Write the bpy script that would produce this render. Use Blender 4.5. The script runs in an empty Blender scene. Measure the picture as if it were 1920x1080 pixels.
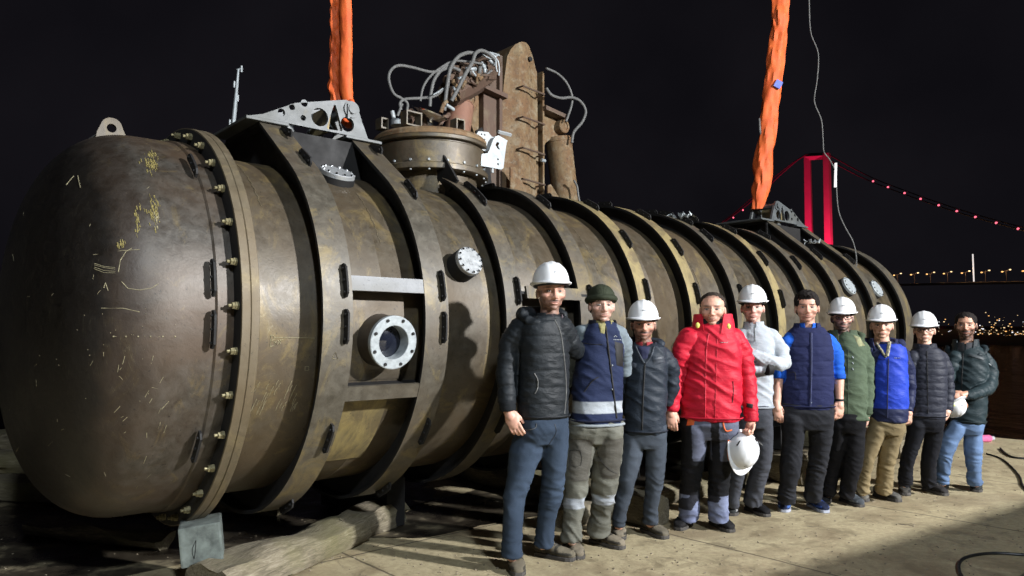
import bpy, bmesh, math, random
import numpy as np
from mathutils import Vector, Matrix, noise
random.seed(7)
R_ = math.radians
S = bpy.context.scene
# ------------------------------------------------------------------ camera
CAMH = 1.48; FPX = 1380.0; PITCH = 0.064
cd = bpy.data.cameras.new('camera'); cam = bpy.data.objects.new('camera', cd)
S.collection.objects.link(cam); S.camera = cam
cam.location = (0, 0, CAMH); cam.rotation_euler = (math.pi/2 + PITCH, 0, 0)
cd.sensor_width = 36; cd.lens = FPX/1920*36; cd.clip_start = .05; cd.clip_end = 4000
# ------------------------------------------------------------------ night sky
w = bpy.data.worlds.new('World'); S.world = w; w.use_nodes = True
nt = w.node_tree; bg = nt.nodes['Background']
tc = nt.nodes.new('ShaderNodeTexCoord'); nz = nt.nodes.new('ShaderNodeTexNoise')
nz.inputs['Scale'].default_value = 3.0; nz.inputs['Detail'].default_value = 4
cr = nt.nodes.new('ShaderNodeValToRGB')
cr.color_ramp.elements[0].position = .35; cr.color_ramp.elements[0].color = (.0040, .0037, .0052, 1)
cr.color_ramp.elements[1].position = .7; cr.color_ramp.elements[1].color = (.0078, .0070, .0092, 1)
nt.links.new(tc.outputs['Generated'], nz.inputs['Vector']); nt.links.new(nz.outputs['Fac'], cr.inputs['Fac'])
nt.links.new(cr.outputs['Color'], bg.inputs['Color']); bg.inputs['Strength'].default_value = 1.0
# ------------------------------------------------------------------ exposure
S.view_settings.view_transform = 'Standard'; S.view_settings.look = 'None'
S.view_settings.exposure = 0; S.view_settings.gamma = 1
# ------------------------------------------------------------------ floodlights (lamps; the masts that carry them come further down)
def spot(name, loc, target, watts, col, rad, angle):
    l = bpy.data.lights.new(name, 'SPOT'); l.energy = watts; l.color = col
    l.shadow_soft_size = rad; l.spot_size = R_(angle); l.spot_blend = .5
    o = bpy.data.objects.new(name, l); S.collection.objects.link(o); o.location = loc
    o.rotation_euler = (Vector(target)-Vector(loc)).to_track_quat('-Z', 'Y').to_euler(); return o
KEY = (13.4, -2.4, 7.0); FILL = (3.6, -6.5, 9.0)
spot('floodlight_key', KEY, (1.5, 6.0, 1.3), 22000, (.98, .985, 1.0), .32, 75)
spot('floodlight_fill', FILL, (1.2, 6.0, 1.6), 4300, (.82, .91, 1.0), .45, 95)
# ------------------------------------------------------------------ geometry helpers
CX, CY, CH, TH = -2.259, 4.820, 1.552, .7206
U = Vector((math.cos(TH), math.sin(TH), 0)); N = Vector((math.sin(TH), -math.cos(TH), 0))
def ray(x, y):
    X = (x-960)/FPX; Z = -(y-540)/FPX; c, s = math.cos(PITCH), math.sin(PITCH)
    return Vector((X, c-Z*s, s+Z*c))
def at(x, y, Y):                      # point seen at photo pixel (x, y) at distance Y
    d = ray(x, y); return d*(Y/d.y)+Vector((0, 0, CAMH))
def gr(x, y, z=0.0):                  # point of the ground seen at a pixel
    d = ray(x, y); return d*((z-CAMH)/d.z)+Vector((0, 0, CAMH))
def cyl(x, y, r):                     # hull surface point in hull coordinates (s, -n, z)
    d = ray(x, y); C = Vector((CX, CY, CH-CAMH)); dn, dz = d.dot(N), d.z; on, oz = -C.dot(N), -C.z
    a = dn*dn+dz*dz; b = 2*(dn*on+dz*oz); c = on*on+oz*oz-r*r
    t = (-b-math.sqrt(max(b*b-4*a*c, 0)))/(2*a); P = d*t-C
    return Vector((P.dot(U), -P.dot(N), P.z+CH))
def link(name, me, parent=None, mat=None, smooth=False):
    o = bpy.data.objects.new(name, me); S.collection.objects.link(o)
    if parent: o.parent = parent
    if mat: 
        for m in (mat if isinstance(mat, (list, tuple)) else [mat]): me.materials.append(m)
    if smooth: me.polygons.foreach_set('use_smooth', [True]*len(me.polygons))
    return o
def tag(o, label=None, cat=None, group=None, kind=None):
    if label: o['label'] = label
    if cat: o['category'] = cat
    if group: o['group'] = group
    if kind: o['kind'] = kind
    return o
def empty(name, loc=(0, 0, 0), rz=0, label=None, cat=None, group=None):
    o = bpy.data.objects.new(name, None); S.collection.objects.link(o)
    o.location = loc; o.rotation_euler = (0, 0, rz); o.empty_display_size = .2
    return tag(o, label, cat, group)
class MB:
    def __init__(s): s.v = []; s.f = []
    def add(s, v, f):
        k = len(s.v); s.v += [tuple(p) for p in v]; s.f += [tuple(i+k for i in q) for q in f]; return s
    def box(s, c, d, m=None):
        c = Vector(c); a, b, e = [x/2 for x in d]
        P = [Vector((x, y, z)) for x in (-a, a) for y in (-b, b) for z in (-e, e)]
        if m is not None: P = [m @ p for p in P]
        return s.add([p+c for p in P], [(0,1,3,2),(4,6,7,5),(0,4,5,1),(2,3,7,6),(0,2,6,4),(1,5,7,3)])
    def prism(s, poly, f):            # poly: list of 2D; f(a,b,t) -> point for t in 0,1
        n = len(poly); v = [f(a, b, 0) for a, b in poly]+[f(a, b, 1) for a, b in poly]
        F = [tuple(range(n-1, -1, -1)), tuple(range(n, 2*n))]+[(i, (i+1) % n, n+(i+1) % n, n+i) for i in range(n)]
        return s.add(v, F)
    def tube(s, pts, r, seg=8, closed=False, sx=1.0):
        pts = [Vector(p) for p in pts]; n = len(pts); rr = r if isinstance(r, (list, tuple)) else [r]*n
        v = []; up = None
        for i, p in enumerate(pts):
            a = pts[(i-1) % n] if (closed or i) else p; b = pts[(i+1) % n] if (closed or i < n-1) else p
            t = (b-a).normalized()
            if up is None: up = Vector((0, 0, 1)) if abs(t.z) < .9 else Vector((1, 0, 0))
            x = t.cross(up).normalized(); y = x.cross(t).normalized(); up = y
            for k in range(seg):
                q = 2*math.pi*k/seg; v.append(p+(x*math.cos(q)*sx+y*math.sin(q))*rr[i])
        F = [(i*seg+k, i*seg+(k+1) % seg, ((i+1) % n)*seg+(k+1) % seg, ((i+1) % n)*seg+k) for i in range(n if closed else n-1) for k in range(seg)]
        if not closed: F += [tuple(range(seg-1, -1, -1)), tuple(range((n-1)*seg, n*seg))]
        return s.add(v, F)
    def rod(s, a, b, r, seg=12, r2=None): return s.tube([a, b], [r, r if r2 is None else r2], seg)
    def lathe(s, prof, f, seg=64, a0=0, a1=2*math.pi, cap=False):  # prof list of (h, r); f(h, r, ang)
        full = abs(a1-a0-2*math.pi) < 1e-6; m = seg if full else seg+1; v = []
        for h, r in prof:
            for k in range(m): v.append(f(h, r, a0+(a1-a0)*k/seg))
        F = []
        for i in range(len(prof)-1):
            for k in range(seg):
                k2 = (k+1) % m; F.append((i*m+k, i*m+k2, (i+1)*m+k2, (i+1)*m+k))
        return s.add(v, F)
    def build(s, name, mat, parent=None, smooth=False, bevel=0, sharp=35):
        me = bpy.data.meshes.new(name); me.from_pydata(s.v, [], s.f); me.update()
        bm = bmesh.new(); bm.from_mesh(me); bmesh.ops.remove_doubles(bm, verts=bm.verts, dist=1e-5)
        if bevel:
            es = [e for e in bm.edges if len(e.link_faces) == 2 and e.calc_face_angle(0) > R_(40)]
            bmesh.ops.bevel(bm, geom=es, offset=bevel, segments=2, affect='EDGES', profile=.6, clamp_overlap=True)
        bmesh.ops.recalc_face_normals(bm, faces=bm.faces)
        if smooth:
            for e in bm.edges:
                if len(e.link_faces) == 2: e.smooth = e.calc_face_angle(0) < R_(sharp)
        bm.to_mesh(me); bm.free()
        return link(name, me, parent, mat, smooth)
def spline(P, n=8):
    P = [Vector(p) for p in P]; out = []
    Q = [P[0]*2-P[1]]+P+[P[-1]*2-P[-2]]
    for i in range(1, len(Q)-2):
        for k in range(n):
            t = k/n; a, b, c, d = Q[i-1], Q[i], Q[i+1], Q[i+2]
            out.append(.5*((2*b)+(c-a)*t+(2*a-5*b+4*c-d)*t*t+(3*b-a-3*c+d)*t**3))
    return out+[P[-1]]
def annulus(mb, c, ax, r0, r1, seg=48):   # flat ring plate
    pass
# ------------------------------------------------------------------ materials
class NT:
    def __init__(s, name):
        s.m = bpy.data.materials.new(name); s.m.use_nodes = True; s.t = s.m.node_tree; s.b = s.t.nodes['Principled BSDF']
        s.tc = s.t.nodes.new('ShaderNodeTexCoord')
    def n(s, typ, **k):
        o = s.t.nodes.new(typ)
        for a, b in k.items():
            if a in o.inputs.keys() if False else False: pass
            setattr(o, a, b)
        return o
    def L(s, a, b): s.t.links.new(a, b)
    def val(s, x, sock):
        if hasattr(x, 'is_output') or hasattr(x, 'links'): s.L(x, sock)
        else: sock.default_value = x
    def mapping(s, scale=(1, 1, 1), rot=(0, 0, 0), src=None):
        m = s.n('ShaderNodeMapping'); m.inputs['Scale'].default_value = scale; m.inputs['Rotation'].default_value = rot
        s.L(src or s.tc.outputs['Object'], m.inputs['Vector']); return m.outputs['Vector']
    def noise(s, scale, detail=6, rough=.6, vec=None, dist=0):
        o = s.n('ShaderNodeTexNoise'); o.inputs['Scale'].default_value = scale; o.inputs['Detail'].default_value = detail
        o.inputs['Roughness'].default_value = rough; o.inputs['Distortion'].default_value = dist
        s.L(vec or s.tc.outputs['Object'], o.inputs['Vector']); return o.outputs['Fac']
    def ramp(s, fac, stops):
        o = s.n('ShaderNodeValToRGB'); e = o.color_ramp.elements
        while len(e) < len(stops): e.new(.5)
        for i, (p, c) in enumerate(stops):
            e[i].position = p; e[i].color = (c[0], c[1], c[2], 1) if isinstance(c, (tuple, list)) else (c, c, c, 1)
        s.L(fac, o.inputs['Fac']); return o.outputs['Color']
    def mix(s, f, a, b, mode='MIX'):
        o = s.n('ShaderNodeMix'); o.data_type = 'RGBA'; o.blend_type = mode
        s.val(f, o.inputs[0])
        for x, k in ((a, 6), (b, 7)):
            if isinstance(x, (tuple, list)): o.inputs[k].default_value = (x[0], x[1], x[2], 1)
            else: s.L(x, o.inputs[k])
        return o.outputs[2]
    def math(s, op, a, b=0.0):
        o = s.n('ShaderNodeMath'); o.operation = op; s.val(a, o.inputs[0]); s.val(b, o.inputs[1]); return o.outputs[0]
    def bump(s, h, strength=.3, dist=.01, prev=None):
        o = s.n('ShaderNodeBump'); o.inputs['Strength'].default_value = strength; o.inputs['Distance'].default_value = dist
        s.L(h, o.inputs['Height'])
        if prev: s.L(prev, o.inputs['Normal'])
        s.L(o.outputs['Normal'], s.b.inputs['Normal']); return o.outputs['Normal']
    def set(s, **k):
        for a, b in k.items():
            i = s.b.inputs[a.replace('_', ' ')]
            if isinstance(b, (tuple, list)): i.default_value = (b[0], b[1], b[2], 1)
            else: s.val(b, i)
        return s
def plain(name, col, rough=.6, metal=0.0, var=.25, scale=25, bump=.15, emit=None, es=0):
    t = NT(name); f = t.noise(scale, 5)
    c = t.ramp(f, [(.3, [x*(1-var) for x in col]), (.7, [min(1, x*(1+var)) for x in col])])
    t.set(Base_Color=c, Metallic=metal, Roughness=t.ramp(t.noise(scale*.6), [(.3, max(0, rough-.1)), (.7, min(1, rough+.1))]))
    if bump: t.bump(f, bump, .004)
    if emit: t.set(Emission_Color=emit, Emission_Strength=es)
    return t.m
def steel(name, dark, mid, rust, ochre, metal=.35, r0=.3, r1=.6, ochre_amt=.62, rust_amt=.5, seed=0, scratch=True, rust_shade=False, spec=.75):
    t = NT(name); mp = t.mapping((1, 1, 1)); 
    big = t.noise(1.1, 5, .6, t.mapping((.8, 1, 1.2), (seed, seed*.7, 0)), .6)
    fine = t.noise(14, 7, .7, mp, .3); mot = t.noise(3.6, 8, .72, t.mapping((1, 1, .6), (0, seed, 1)), 1.2)
    c = t.mix(t.ramp(fine, [(.3, 0), (.75, 1)]), dark, mid)
    c = t.mix(t.ramp(big, [(rust_amt-.13, 0), (rust_amt+.15, .8)]), c, rust)
    c = t.mix(t.ramp(mot, [(ochre_amt-.06, 0), (ochre_amt+.09, .75)]), c, ochre)
    if rust_shade:
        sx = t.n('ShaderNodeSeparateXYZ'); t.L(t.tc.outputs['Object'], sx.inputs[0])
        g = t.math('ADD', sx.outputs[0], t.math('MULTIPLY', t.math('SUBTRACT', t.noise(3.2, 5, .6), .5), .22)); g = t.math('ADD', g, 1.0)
        c = t.mix(t.ramp(g, [(.52, .72), (.60, .15), (.66, 0)]), c, (.030, .019, .012)); c = t.mix(t.ramp(g, [(.38, .9), (.46, 0)]), c, (.010, .008, .006))  # rust brown band, then the dome's unlit end darkened in the colour
    sp = t.noise(55, 3, .6, mp); c = t.mix(t.ramp(sp, [(.28, .7), (.36, 0)]), c, [x*.35 for x in dark])
    rgh = t.ramp(fine, [(.25, r0), (.8, r1)]); rgh = t.mix(t.ramp(big, [(.4, 0), (.7, .5)]), rgh, (.8, .8, .8))
    h = t.math('ADD', fine, t.math('MULTIPLY', mot, .6))
    if scratch:
        sc = t.noise(26, 3, .5, t.mapping((1, 9, .35), (.5, .3+seed, .4)), 1.5)
        sm = t.ramp(sc, [(.64, 0), (.665, .55), (.69, 0)]); c = t.mix(t.math('MULTIPLY', sm, t.ramp(mot, [(.5, 0), (.65, .8)])), c, (.34, .31, .2))
    t.set(Base_Color=c, Metallic=metal, Roughness=rgh); t.b.inputs['Specular IOR Level'].default_value = spec; t.bump(h, .32, .007)
    return t.m
M = {}
M['shell'] = steel('mill scale steel', (.036, .029, .019), (.112, .098, .072), (.084, .056, .026), (.18, .130, .048), .28, .38, .60, .58, .47)
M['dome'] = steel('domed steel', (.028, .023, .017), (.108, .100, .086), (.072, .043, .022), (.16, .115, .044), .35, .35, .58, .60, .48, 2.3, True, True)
M['ochre'] = steel('rusted plate', (.085, .070, .04), (.20, .17, .10), (.16, .11, .05), (.33, .26, .11), .25, .45, .7, .5, .45, 4.1)
M['ring'] = steel('ring frame steel', (.046, .039, .028), (.122, .109, .083), (.082, .058, .031), (.19, .142, .055), .22, .38, .58, .57, .55, 1.3)
M['rim'] = steel('machined rim', (.09, .073, .045), (.17, .14, .09), (.12, .085, .042), (.20, .155, .075), .3, .46, .66, .6, .5, 3.0)
M['panel'] = steel('yellow brown plate', (.075, .06, .03), (.17, .138, .065), (.12, .085, .035), (.26, .20, .07), .1, .5, .75, .5, .45, 4.1)
M['web'] = plain('black paint and shade', (.0055, .005, .005), .75, 0, .4, 12)  # near black; on ring webs and flange faces it stands for their shade
M['bright'] = steel('ground bright steel', (.11, .115, .12), (.20, .205, .21), (.15, .14, .11), (.20, .18, .12), .4, .4, .6, .72, .66, .6)
M['zinc'] = plain('galvanised steel', (.33, .36, .37), .5, .2, .22, 30)
M['lugsteel'] = steel('primed lug plate', (.055, .062, .066), (.105, .115, .118), (.08, .078, .06), (.13, .115, .07), .15, .4, .6, .66, .6, 5)
M['chrome'] = plain('polished steel', (.75, .76, .78), .12, 1.0, .1, 20, .05)
M['rust'] = steel('weathered rust', (.13, .095, .055), (.25, .19, .115), (.19, .105, .055), (.28, .23, .14), .05, .6, .85, .5, .47, 2, False)
def rustcol():
    t = NT('rusted column plate'); st = t.noise(3.0, 7, .65, t.mapping((2.6, 2.6, 1.1)), 0); f = t.noise(30, 6, .7); b = t.noise(1.3, 6, .6, None, .8)
    c = t.ramp(st, [(.32, (.13, .070, .030)), (.5, (.175, .112, .052)), (.68, (.215, .165, .095))]); c = t.mix(t.ramp(b, [(.45, 0), (.62, .6)]), c, (.16, .078, .034))
    c = t.mix(t.ramp(f, [(.34, .75), (.50, 0)]), c, (.07, .048, .03)); c = t.mix(t.ramp(t.noise(9, 6, .7), [(.52, 0), (.64, .6)]), c, (.26, .22, .15)); t.set(Base_Color=c, Roughness=.82); t.bump(t.math('ADD', f, st), .35, .006); return t.m
M['rust'] = rustcol()
M['rustdark'] = steel('dark rust', (.055, .038, .026), (.12, .08, .05), (.10, .05, .03), (.16, .12, .07), .1, .6, .85, .6, .5, 3, False)
M['redlead'] = steel('red primer rust', (.17, .085, .055), (.30, .16, .10), (.24, .10, .06), (.32, .24, .14), .05, .6, .8, .62, .45, 1, False)
M['nut'] = plain('yellow zinc bolt', (.24, .21, .115), .5, .4, .3, 60)
M['hose'] = plain('grey rubber hose', (.12, .12, .115), .6, 0, .3, 40)
M['black'] = plain('black rubber', (.012, .012, .012), .5, 0, .3, 40)
M['glass'] = plain('dark port glass', (.010, .012, .02), .05, 0, .2, 10, 0)
M['chalk'] = plain('chalk line', (.26, .23, .14), .9, 0, .4, 90)
M['white'] = plain('white paint', (.36, .38, .385), .4, 0, .05)
M['wood'] = None
def wood():
    t = NT('weathered timber'); v = t.mapping((2, 14, 14)); g = t.noise(3, 7, .7, v, 1.5); b = t.noise(1.6, 5, .6, None, .5)
    c = t.ramp(g, [(.3, (.06, .048, .03)), (.55, (.20, .17, .115)), (.75, (.36, .32, .24))])
    c = t.mix(t.ramp(b, [(.45, 0), (.7, .6)]), c, (.13, .12, .045))
    t.set(Base_Color=c, Roughness=.85); t.bump(g, .7, .012); return t.m
M['wood'] = wood()
def ground_mat():
    t = NT('worn concrete'); b = t.noise(.7, 6, .65, None, .4); f = t.noise(22, 8, .75); m = t.noise(4.5, 7, .7, None, .8)
    c = t.ramp(f, [(.3, (.30, .245, .140)), (.7, (.49, .415, .255))])
    c = t.mix(t.ramp(m, [(.36, .7), (.5, 0)]), c, (.19, .152, .09))
    c = t.mix(t.ramp(b, [(.50, 0), (.62, .75)]), c, (.20, .15, .085)); c = t.mix(t.ramp(t.noise(1.7, 8, .7, None, 2.0), [(.60, 0), (.68, .7)]), c, (.12, .095, .06)); c = t.mix(t.ramp(t.noise(70, 2), [(.30, .6), (.36, 0)]), c, (.10, .08, .05))
    st = t.noise(8, 3, .5, t.mapping((1, .5, 1), (0, 0, 1))); c = t.mix(t.ramp(st, [(.25, .85), (.31, 0)]), c, (.05, .04, .028))
    sx = t.n('ShaderNodeSeparateXYZ'); t.L(t.tc.outputs['Object'], sx.inputs[0])
    wv = t.math('MULTIPLY', t.math('SUBTRACT', t.noise(2.5, 4), .5), .05)
    a = t.math('ABSOLUTE', t.math('SUBTRACT', t.math('FRACT', t.math('DIVIDE', t.math('ADD', sx.outputs[0], wv), 2.06)), .5))
    a2 = t.math('ABSOLUTE', t.math('SUBTRACT', t.math('FRACT', t.math('DIVIDE', t.math('ADD', t.math('ADD', sx.outputs[1], wv), 2.15), 3.1)), .5))
    j = t.math('MINIMUM', t.math('MULTIPLY', a, 2.06), t.math('MULTIPLY', a2, 3.1))
    jm = t.ramp(j, [(.004, 1), (.013, 0)]); c = t.mix(t.math('MULTIPLY', jm, .8), c, (.055, .043, .028))
    h = t.math('SUBTRACT', t.math('ADD', f, t.math('MULTIPLY', m, 1.4)), jm)
    t.set(Base_Color=c, Roughness=t.ramp(m, [(.3, .55), (.6, .9)])); t.bump(h, .5, .008); return t.m
M['ground'] = ground_mat()
# ------------------------------------------------------------------ setting
def quad(name, pts, mat, kind='structure', parent=None):
    me = bpy.data.meshes.new(name); me.from_pydata([tuple(p) for p in pts], [], [tuple(range(len(pts)))]); me.update()
    o = link(name, me, parent, mat); 
    if kind: o['kind'] = kind
    return o
q = MB()      # quay: solid slab in hull-aligned axes, seaward edges at s = 10.9 and n = -9
x0, x1, y0, y1 = -30, 10.9, -34, 9.0
q.add([(x0,y0,-3),(x1,y0,-3),(x1,y1,-3),(x0,y1,-3),(x0,y0,0),(x1,y0,0),(x1,y1,0),(x0,y1,0)],
      [(4,5,6,7),(0,1,5,4),(1,2,6,5),(2,3,7,6),(3,0,4,7)])
quay = q.build('quay_ground', M['ground']); quay.location = (CX, CY, 0); quay.rotation_euler = (0, 0, TH); quay['kind'] = 'structure'
wm = NT('wet and shaded concrete'); wf = wm.noise(3, 6); wm.set(Base_Color=wm.ramp(wf, [(.38, (.014, .011, .008)), (.55, (.05, .04, .026)), (.64, (.20, .165, .10))]), Roughness=wm.ramp(wf, [(.4, .25), (.7, .8)])); wm.bump(wm.noise(9, 6), .6, .01)
def blob(name, cx, cy, rx, ry, z, seed, mat, rot=0):
    P = []
    for k in range(64):
        t = 2*math.pi*k/64; r = 1+.35*noise.noise(Vector((math.cos(t)*1.4+seed, math.sin(t)*1.4, seed)))+.12*noise.noise(Vector((math.cos(t)*5+seed, math.sin(t)*5, seed)))
        x, y = rx*r*math.cos(t), ry*r*math.sin(t); P.append((cx+x*math.cos(rot)-y*math.sin(rot), cy+x*math.sin(rot)+y*math.cos(rot), z))
    return quad(name, P, mat)
blob('wet_shaded_ground', -3.6, 5.7, 3.4, 1.5, .004, 1.0, wm.m, .62); blob('wet_shaded_ground', 2.2, 8.6, 4.2, .9, .004, 5.0, wm.m, TH); blob('wet_shaded_ground', -.5, 5.95, .8, .3, .008, 9.0, wm.m, .5)  # wet stains that also darken the ground where the hull's shadow belongs
def water():
    t = NT('night sea'); v = t.mapping((1, 1, 1)); a = t.noise(1.1, 5, .6, v, .5); b = t.noise(.22, 4, .6, t.mapping((1, .35, 1)))
    t.set(Base_Color=(.006, .005, .006), Roughness=.10, IOR=1.2)
    t.bump(t.math('ADD', a, t.math('MULTIPLY', b, 5)), .6, .12)
    g = t.n('ShaderNodeBsdfGlossy'); g.inputs['Color'].default_value = (.10, .08, .085, 1); g.inputs['Roughness'].default_value = .05; t.L(t.b.inputs['Normal'].links[0].from_socket, g.inputs['Normal'])
    t.L(g.outputs[0], t.t.nodes['Material Output'].inputs['Surface']); return t.m
M['water'] = water()
quad('water', [(-1500, -200, -1.8), (1500, -200, -1.8), (1500, 1800, -1.8), (-1500, 1800, -1.8)], M['water'])
# far hillside across the strait
def hill():
    mb = MB(); nx, ny = 90, 14; V = []
    for j in range(ny):
        for i in range(nx):
            x = -900+i*(2400/(nx-1)); v = j/(ny-1); y = 230+v*900
            h = -2.2+(14*math.sin(min(1, v*1.2)*1.57))*(1+.5*noise.noise(Vector((x*.004, v*2, 3.1))))*max(.2, min(1, (x+300)/350) if x < 50 else 1)
            V.append((x, y, h))
    mb.add(V, [(j*nx+i, j*nx+i+1, (j+1)*nx+i+1, (j+1)*nx+i) for j in range(ny-1) for i in range(nx-1)])
    return mb.build('hillside', plain('dark hillside', (.02, .018, .016), .95, 0, .3, .02, 0), None, True)
hill()['kind'] = 'structure'
def lamp_mat(name, col, s):
    t = NT(name); t.set(Base_Color=(.5, .5, .5), Emission_Color=col, Emission_Strength=s); return t.m
M['lwarm'] = lamp_mat('warm lit window', (1, .72, .40), 1.15); M['lwhite'] = lamp_mat('white lit lamp', (.95, .95, 1), 1.5)
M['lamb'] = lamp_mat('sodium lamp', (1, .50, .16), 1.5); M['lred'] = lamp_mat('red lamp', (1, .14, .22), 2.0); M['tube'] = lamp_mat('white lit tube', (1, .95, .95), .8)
def city():
    rnd = random.Random(3); obs = []
    for nm, mat, cnt in (('warm', 'lwarm', 190), ('white', 'lwhite', 80), ('amber', 'lamb', 90)):
        mb = MB()
        for _ in range(cnt):
            px = rnd.choice([rnd.uniform(1755, 1990), rnd.uniform(1690, 2300), rnd.gauss(1880, 45)])
            base = 648-(px-1690)*.045; py = base-abs(rnd.gauss(0, 17)) if rnd.random() < .8 else rnd.uniform(588, 645)
            if px < 1770: py = rnd.uniform(598, 642)
            Y = 260+ (652-py)*5; P = at(px, max(586, py), Y); s = rnd.choice([.14, .2, .26, .34, .5])
            mb.box(P, (s*rnd.uniform(.8, 1.8), s, s))
        obs.append(mb)
    v = MB(); 
    o = None; allv = MB(); idx = []
    for k, mb in enumerate(obs): idx += [k]*len(mb.f); allv.add(mb.v, mb.f)
    me = bpy.data.meshes.new('city_lights'); me.from_pydata(allv.v, [], allv.f); me.update()
    o = link('city_lights', me, None, [M['lwarm'], M['lwhite'], M['lamb']]); me.polygons.foreach_set('material_index', idx)
    tag(o, 'scattered warm and white lights of the far shore town', 'city lights', kind='stuff')
city()
# ------------------------------------------------------------------ suspension bridge
def bridge():
    inv = lambda x: (x-385)/(1535-385)/660.0        # 1/distance along the bridge line as seen at photo column x
    P = lambda x, y: at(x, y, 1/inv(x))
    root = empty('suspension_bridge', (P(1549, 628).x, P(1549, 628).y, -1.8), 0, 'red floodlit suspension bridge with two legged tower and beaded cable lights', 'bridge')
    base = root.location
    tm = plain('pale bridge steel', (.55, .5, .5), .6, 0, .12, .08, .05); cm = plain('cable steel', (.12, .10, .11), .6); dm = plain('bridge deck', (.32, .26, .2), .8, 0, .1, .1, 0)
    L = lambda p: Vector(p)-base
    A0 = P(1552, 290); D = A0.y; dirb = Vector((-.385, .923, 0)); side = Vector((.923, .385, 0))
    for x, h0, w_ in ((1550, 288, 3.4), (1514, 290, 3.4)):
        Y = D if x == 1550 else D+26
        top = at(x, h0, Y); z1 = top.z; bx = top.x
        mb = MB(); mb.tube([L((bx-.8, Y, -2)), L((bx, Y, z1))], [w_*1.25, w_], 4)
        mb.build('tower_leg', tm, root)
    a, b = at(1514, 294, D+26), at(1550, 292, D); mb = MB(); mb.tube([L(a), L(b)], 3.2, 4); mb.build('crossbeam', tm, root)
    
    for off in (0, 1):
        pts = []
        for x, y in [(1560, 293), (1590, 310), (1637, 334), (1696, 357), (1760, 380), (1829, 402), (1909, 424), (2000, 446), (2120, 468)]:
            p = P(x-off*14, y+off*2); pts.append(L(p))
        mb = MB(); mb.tube(spline([L(at(1552-off*36, 289, D+26*off))]+pts, 3), .45, 6); mb.build('main_cable', cm, root)
        pts = [L(P(x-off*20, y+off*12)) for x, y in [(1510, 291), (1470, 322), (1440, 350), (1400, 385), (1360, 415)]]
        mb = MB(); mb.tube(spline([L(at(1548-off*36, 289, D+26*off))]+pts, 3), .5, 6); mb.build('main_cable', cm, root)
    for x, y in [(1637, 340), (1665, 351), (1696, 362), (1726, 373), (1760, 385), (1794, 396), (1829, 407), (1868, 418), (1909, 429), (1393, 394), (1375, 408), (1357, 421)]:
        mb = MB(); p = L(P(x, y)); mb.lathe([(-.85, 0), (-.6, .6), (0, .85), (.6, .6), (.85, 0)], lambda h, r, a: p+Vector((r*math.cos(a), r*math.sin(a), h)), 10)
        mb.build('cable_light', M['lred'], root)
    dk = [P(x, y) for x, y in [(1200, 548), (1450, 541), (1690, 532), (1800, 529.5), (1920, 527.5), (2100, 523), (2400, 516)]]
    mb = MB(); n = len(dk)
    for i in range(n-1):
        a, b = dk[i], dk[i+1]
        q = []
        for p in (a, b): q += [L(p+Vector((-9, 4, -1.7))), L(p+Vector((9, -4, -1.7))), L(p+Vector((9, -4, 0))), L(p+Vector((-9, 4, 0)))]
        mb.add(q, [(0,1,5,4),(1,2,6,5),(2,3,7,6),(3,0,4,7)]+([(3,2,1,0)] if i == 0 else [])+([(4,5,6,7)] if i == n-2 else []))
    mb.build('deck', dm, root)
    tl = MB(); p = P(1826, 528); tl.rod(L(p), L(p+Vector((0, 0, (528-476)*p.y/FPX))), .45, 8); tl.build('lit_mast', M['tube'], root)
    # lamps along the deck
    proto = None; i = 0
    labels = ['nearest the hull end', 'second from the hull end', 'third from the hull end', 'just left of the white lit mast', 'just right of the white lit mast', 'second right of the white lit mast', 'at the right edge of the picture']
    for x in [1683, 1715, 1745, 1777, 1811, 1848, 1887, 1926]:
        p = P(x, 529.5-(x-1800)*.02+.6)
        if proto is None:
            r = empty('street_lamp', p); h = 17*p.y/FPX
            m_ = MB(); m_.rod((0, 0, 0), (0, 0, h), .16, 6); m_.rod((-2.6, 0, h*.96), (2.9, 0, h*1.16), .1, 6); m_.build('pole', cm, r)
            for sx, sz in ((-2.6, .96), (2.9, 1.16)):
                m_ = MB(); m_.lathe([(-.5, 0), (-.3, .45), (.1, .7), (.4, .4), (.5, 0)], lambda hh, rr, a: Vector((sx+rr*1.2*math.cos(a), rr*math.sin(a), h*sz+hh)), 10); m_.build('lamp_head', M['lamb'] if sx < 0 else M['lwarm'], r)
            proto = r; c = r
        else:
            c = proto.copy(); S.collection.objects.link(c); c.location = p
            for ch in proto.children:
                k = ch.copy(); S.collection.objects.link(k); k.parent = c
        pl = bpy.data.lights.new('lamp_glow', 'POINT'); pl.energy = 1800; pl.color = (1, .55, .2); pl.shadow_soft_size = 1; lo = bpy.data.objects.new('lamp_glow', pl); S.collection.objects.link(lo); lo.location = p+Vector((0, -3, 9))
        tag(c, 'distant twin-headed deck lamp on the bridge, '+(labels+['far right'])[min(i, 7)], 'street lamp', 'lamps along the bridge deck'); i += 1
    # red floods at deck level light the tower legs
    for x in (1550, 1514):
        Y = D-38; p = at(x, 470, Y)
        spot('tower_floodlight', (p.x+16, Y, 22), (at(x, 420, D).x, D+8, 70), 850000 if x == 1550 else 380000, (1, .015, .09), 1, 95)
bridge()
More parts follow.
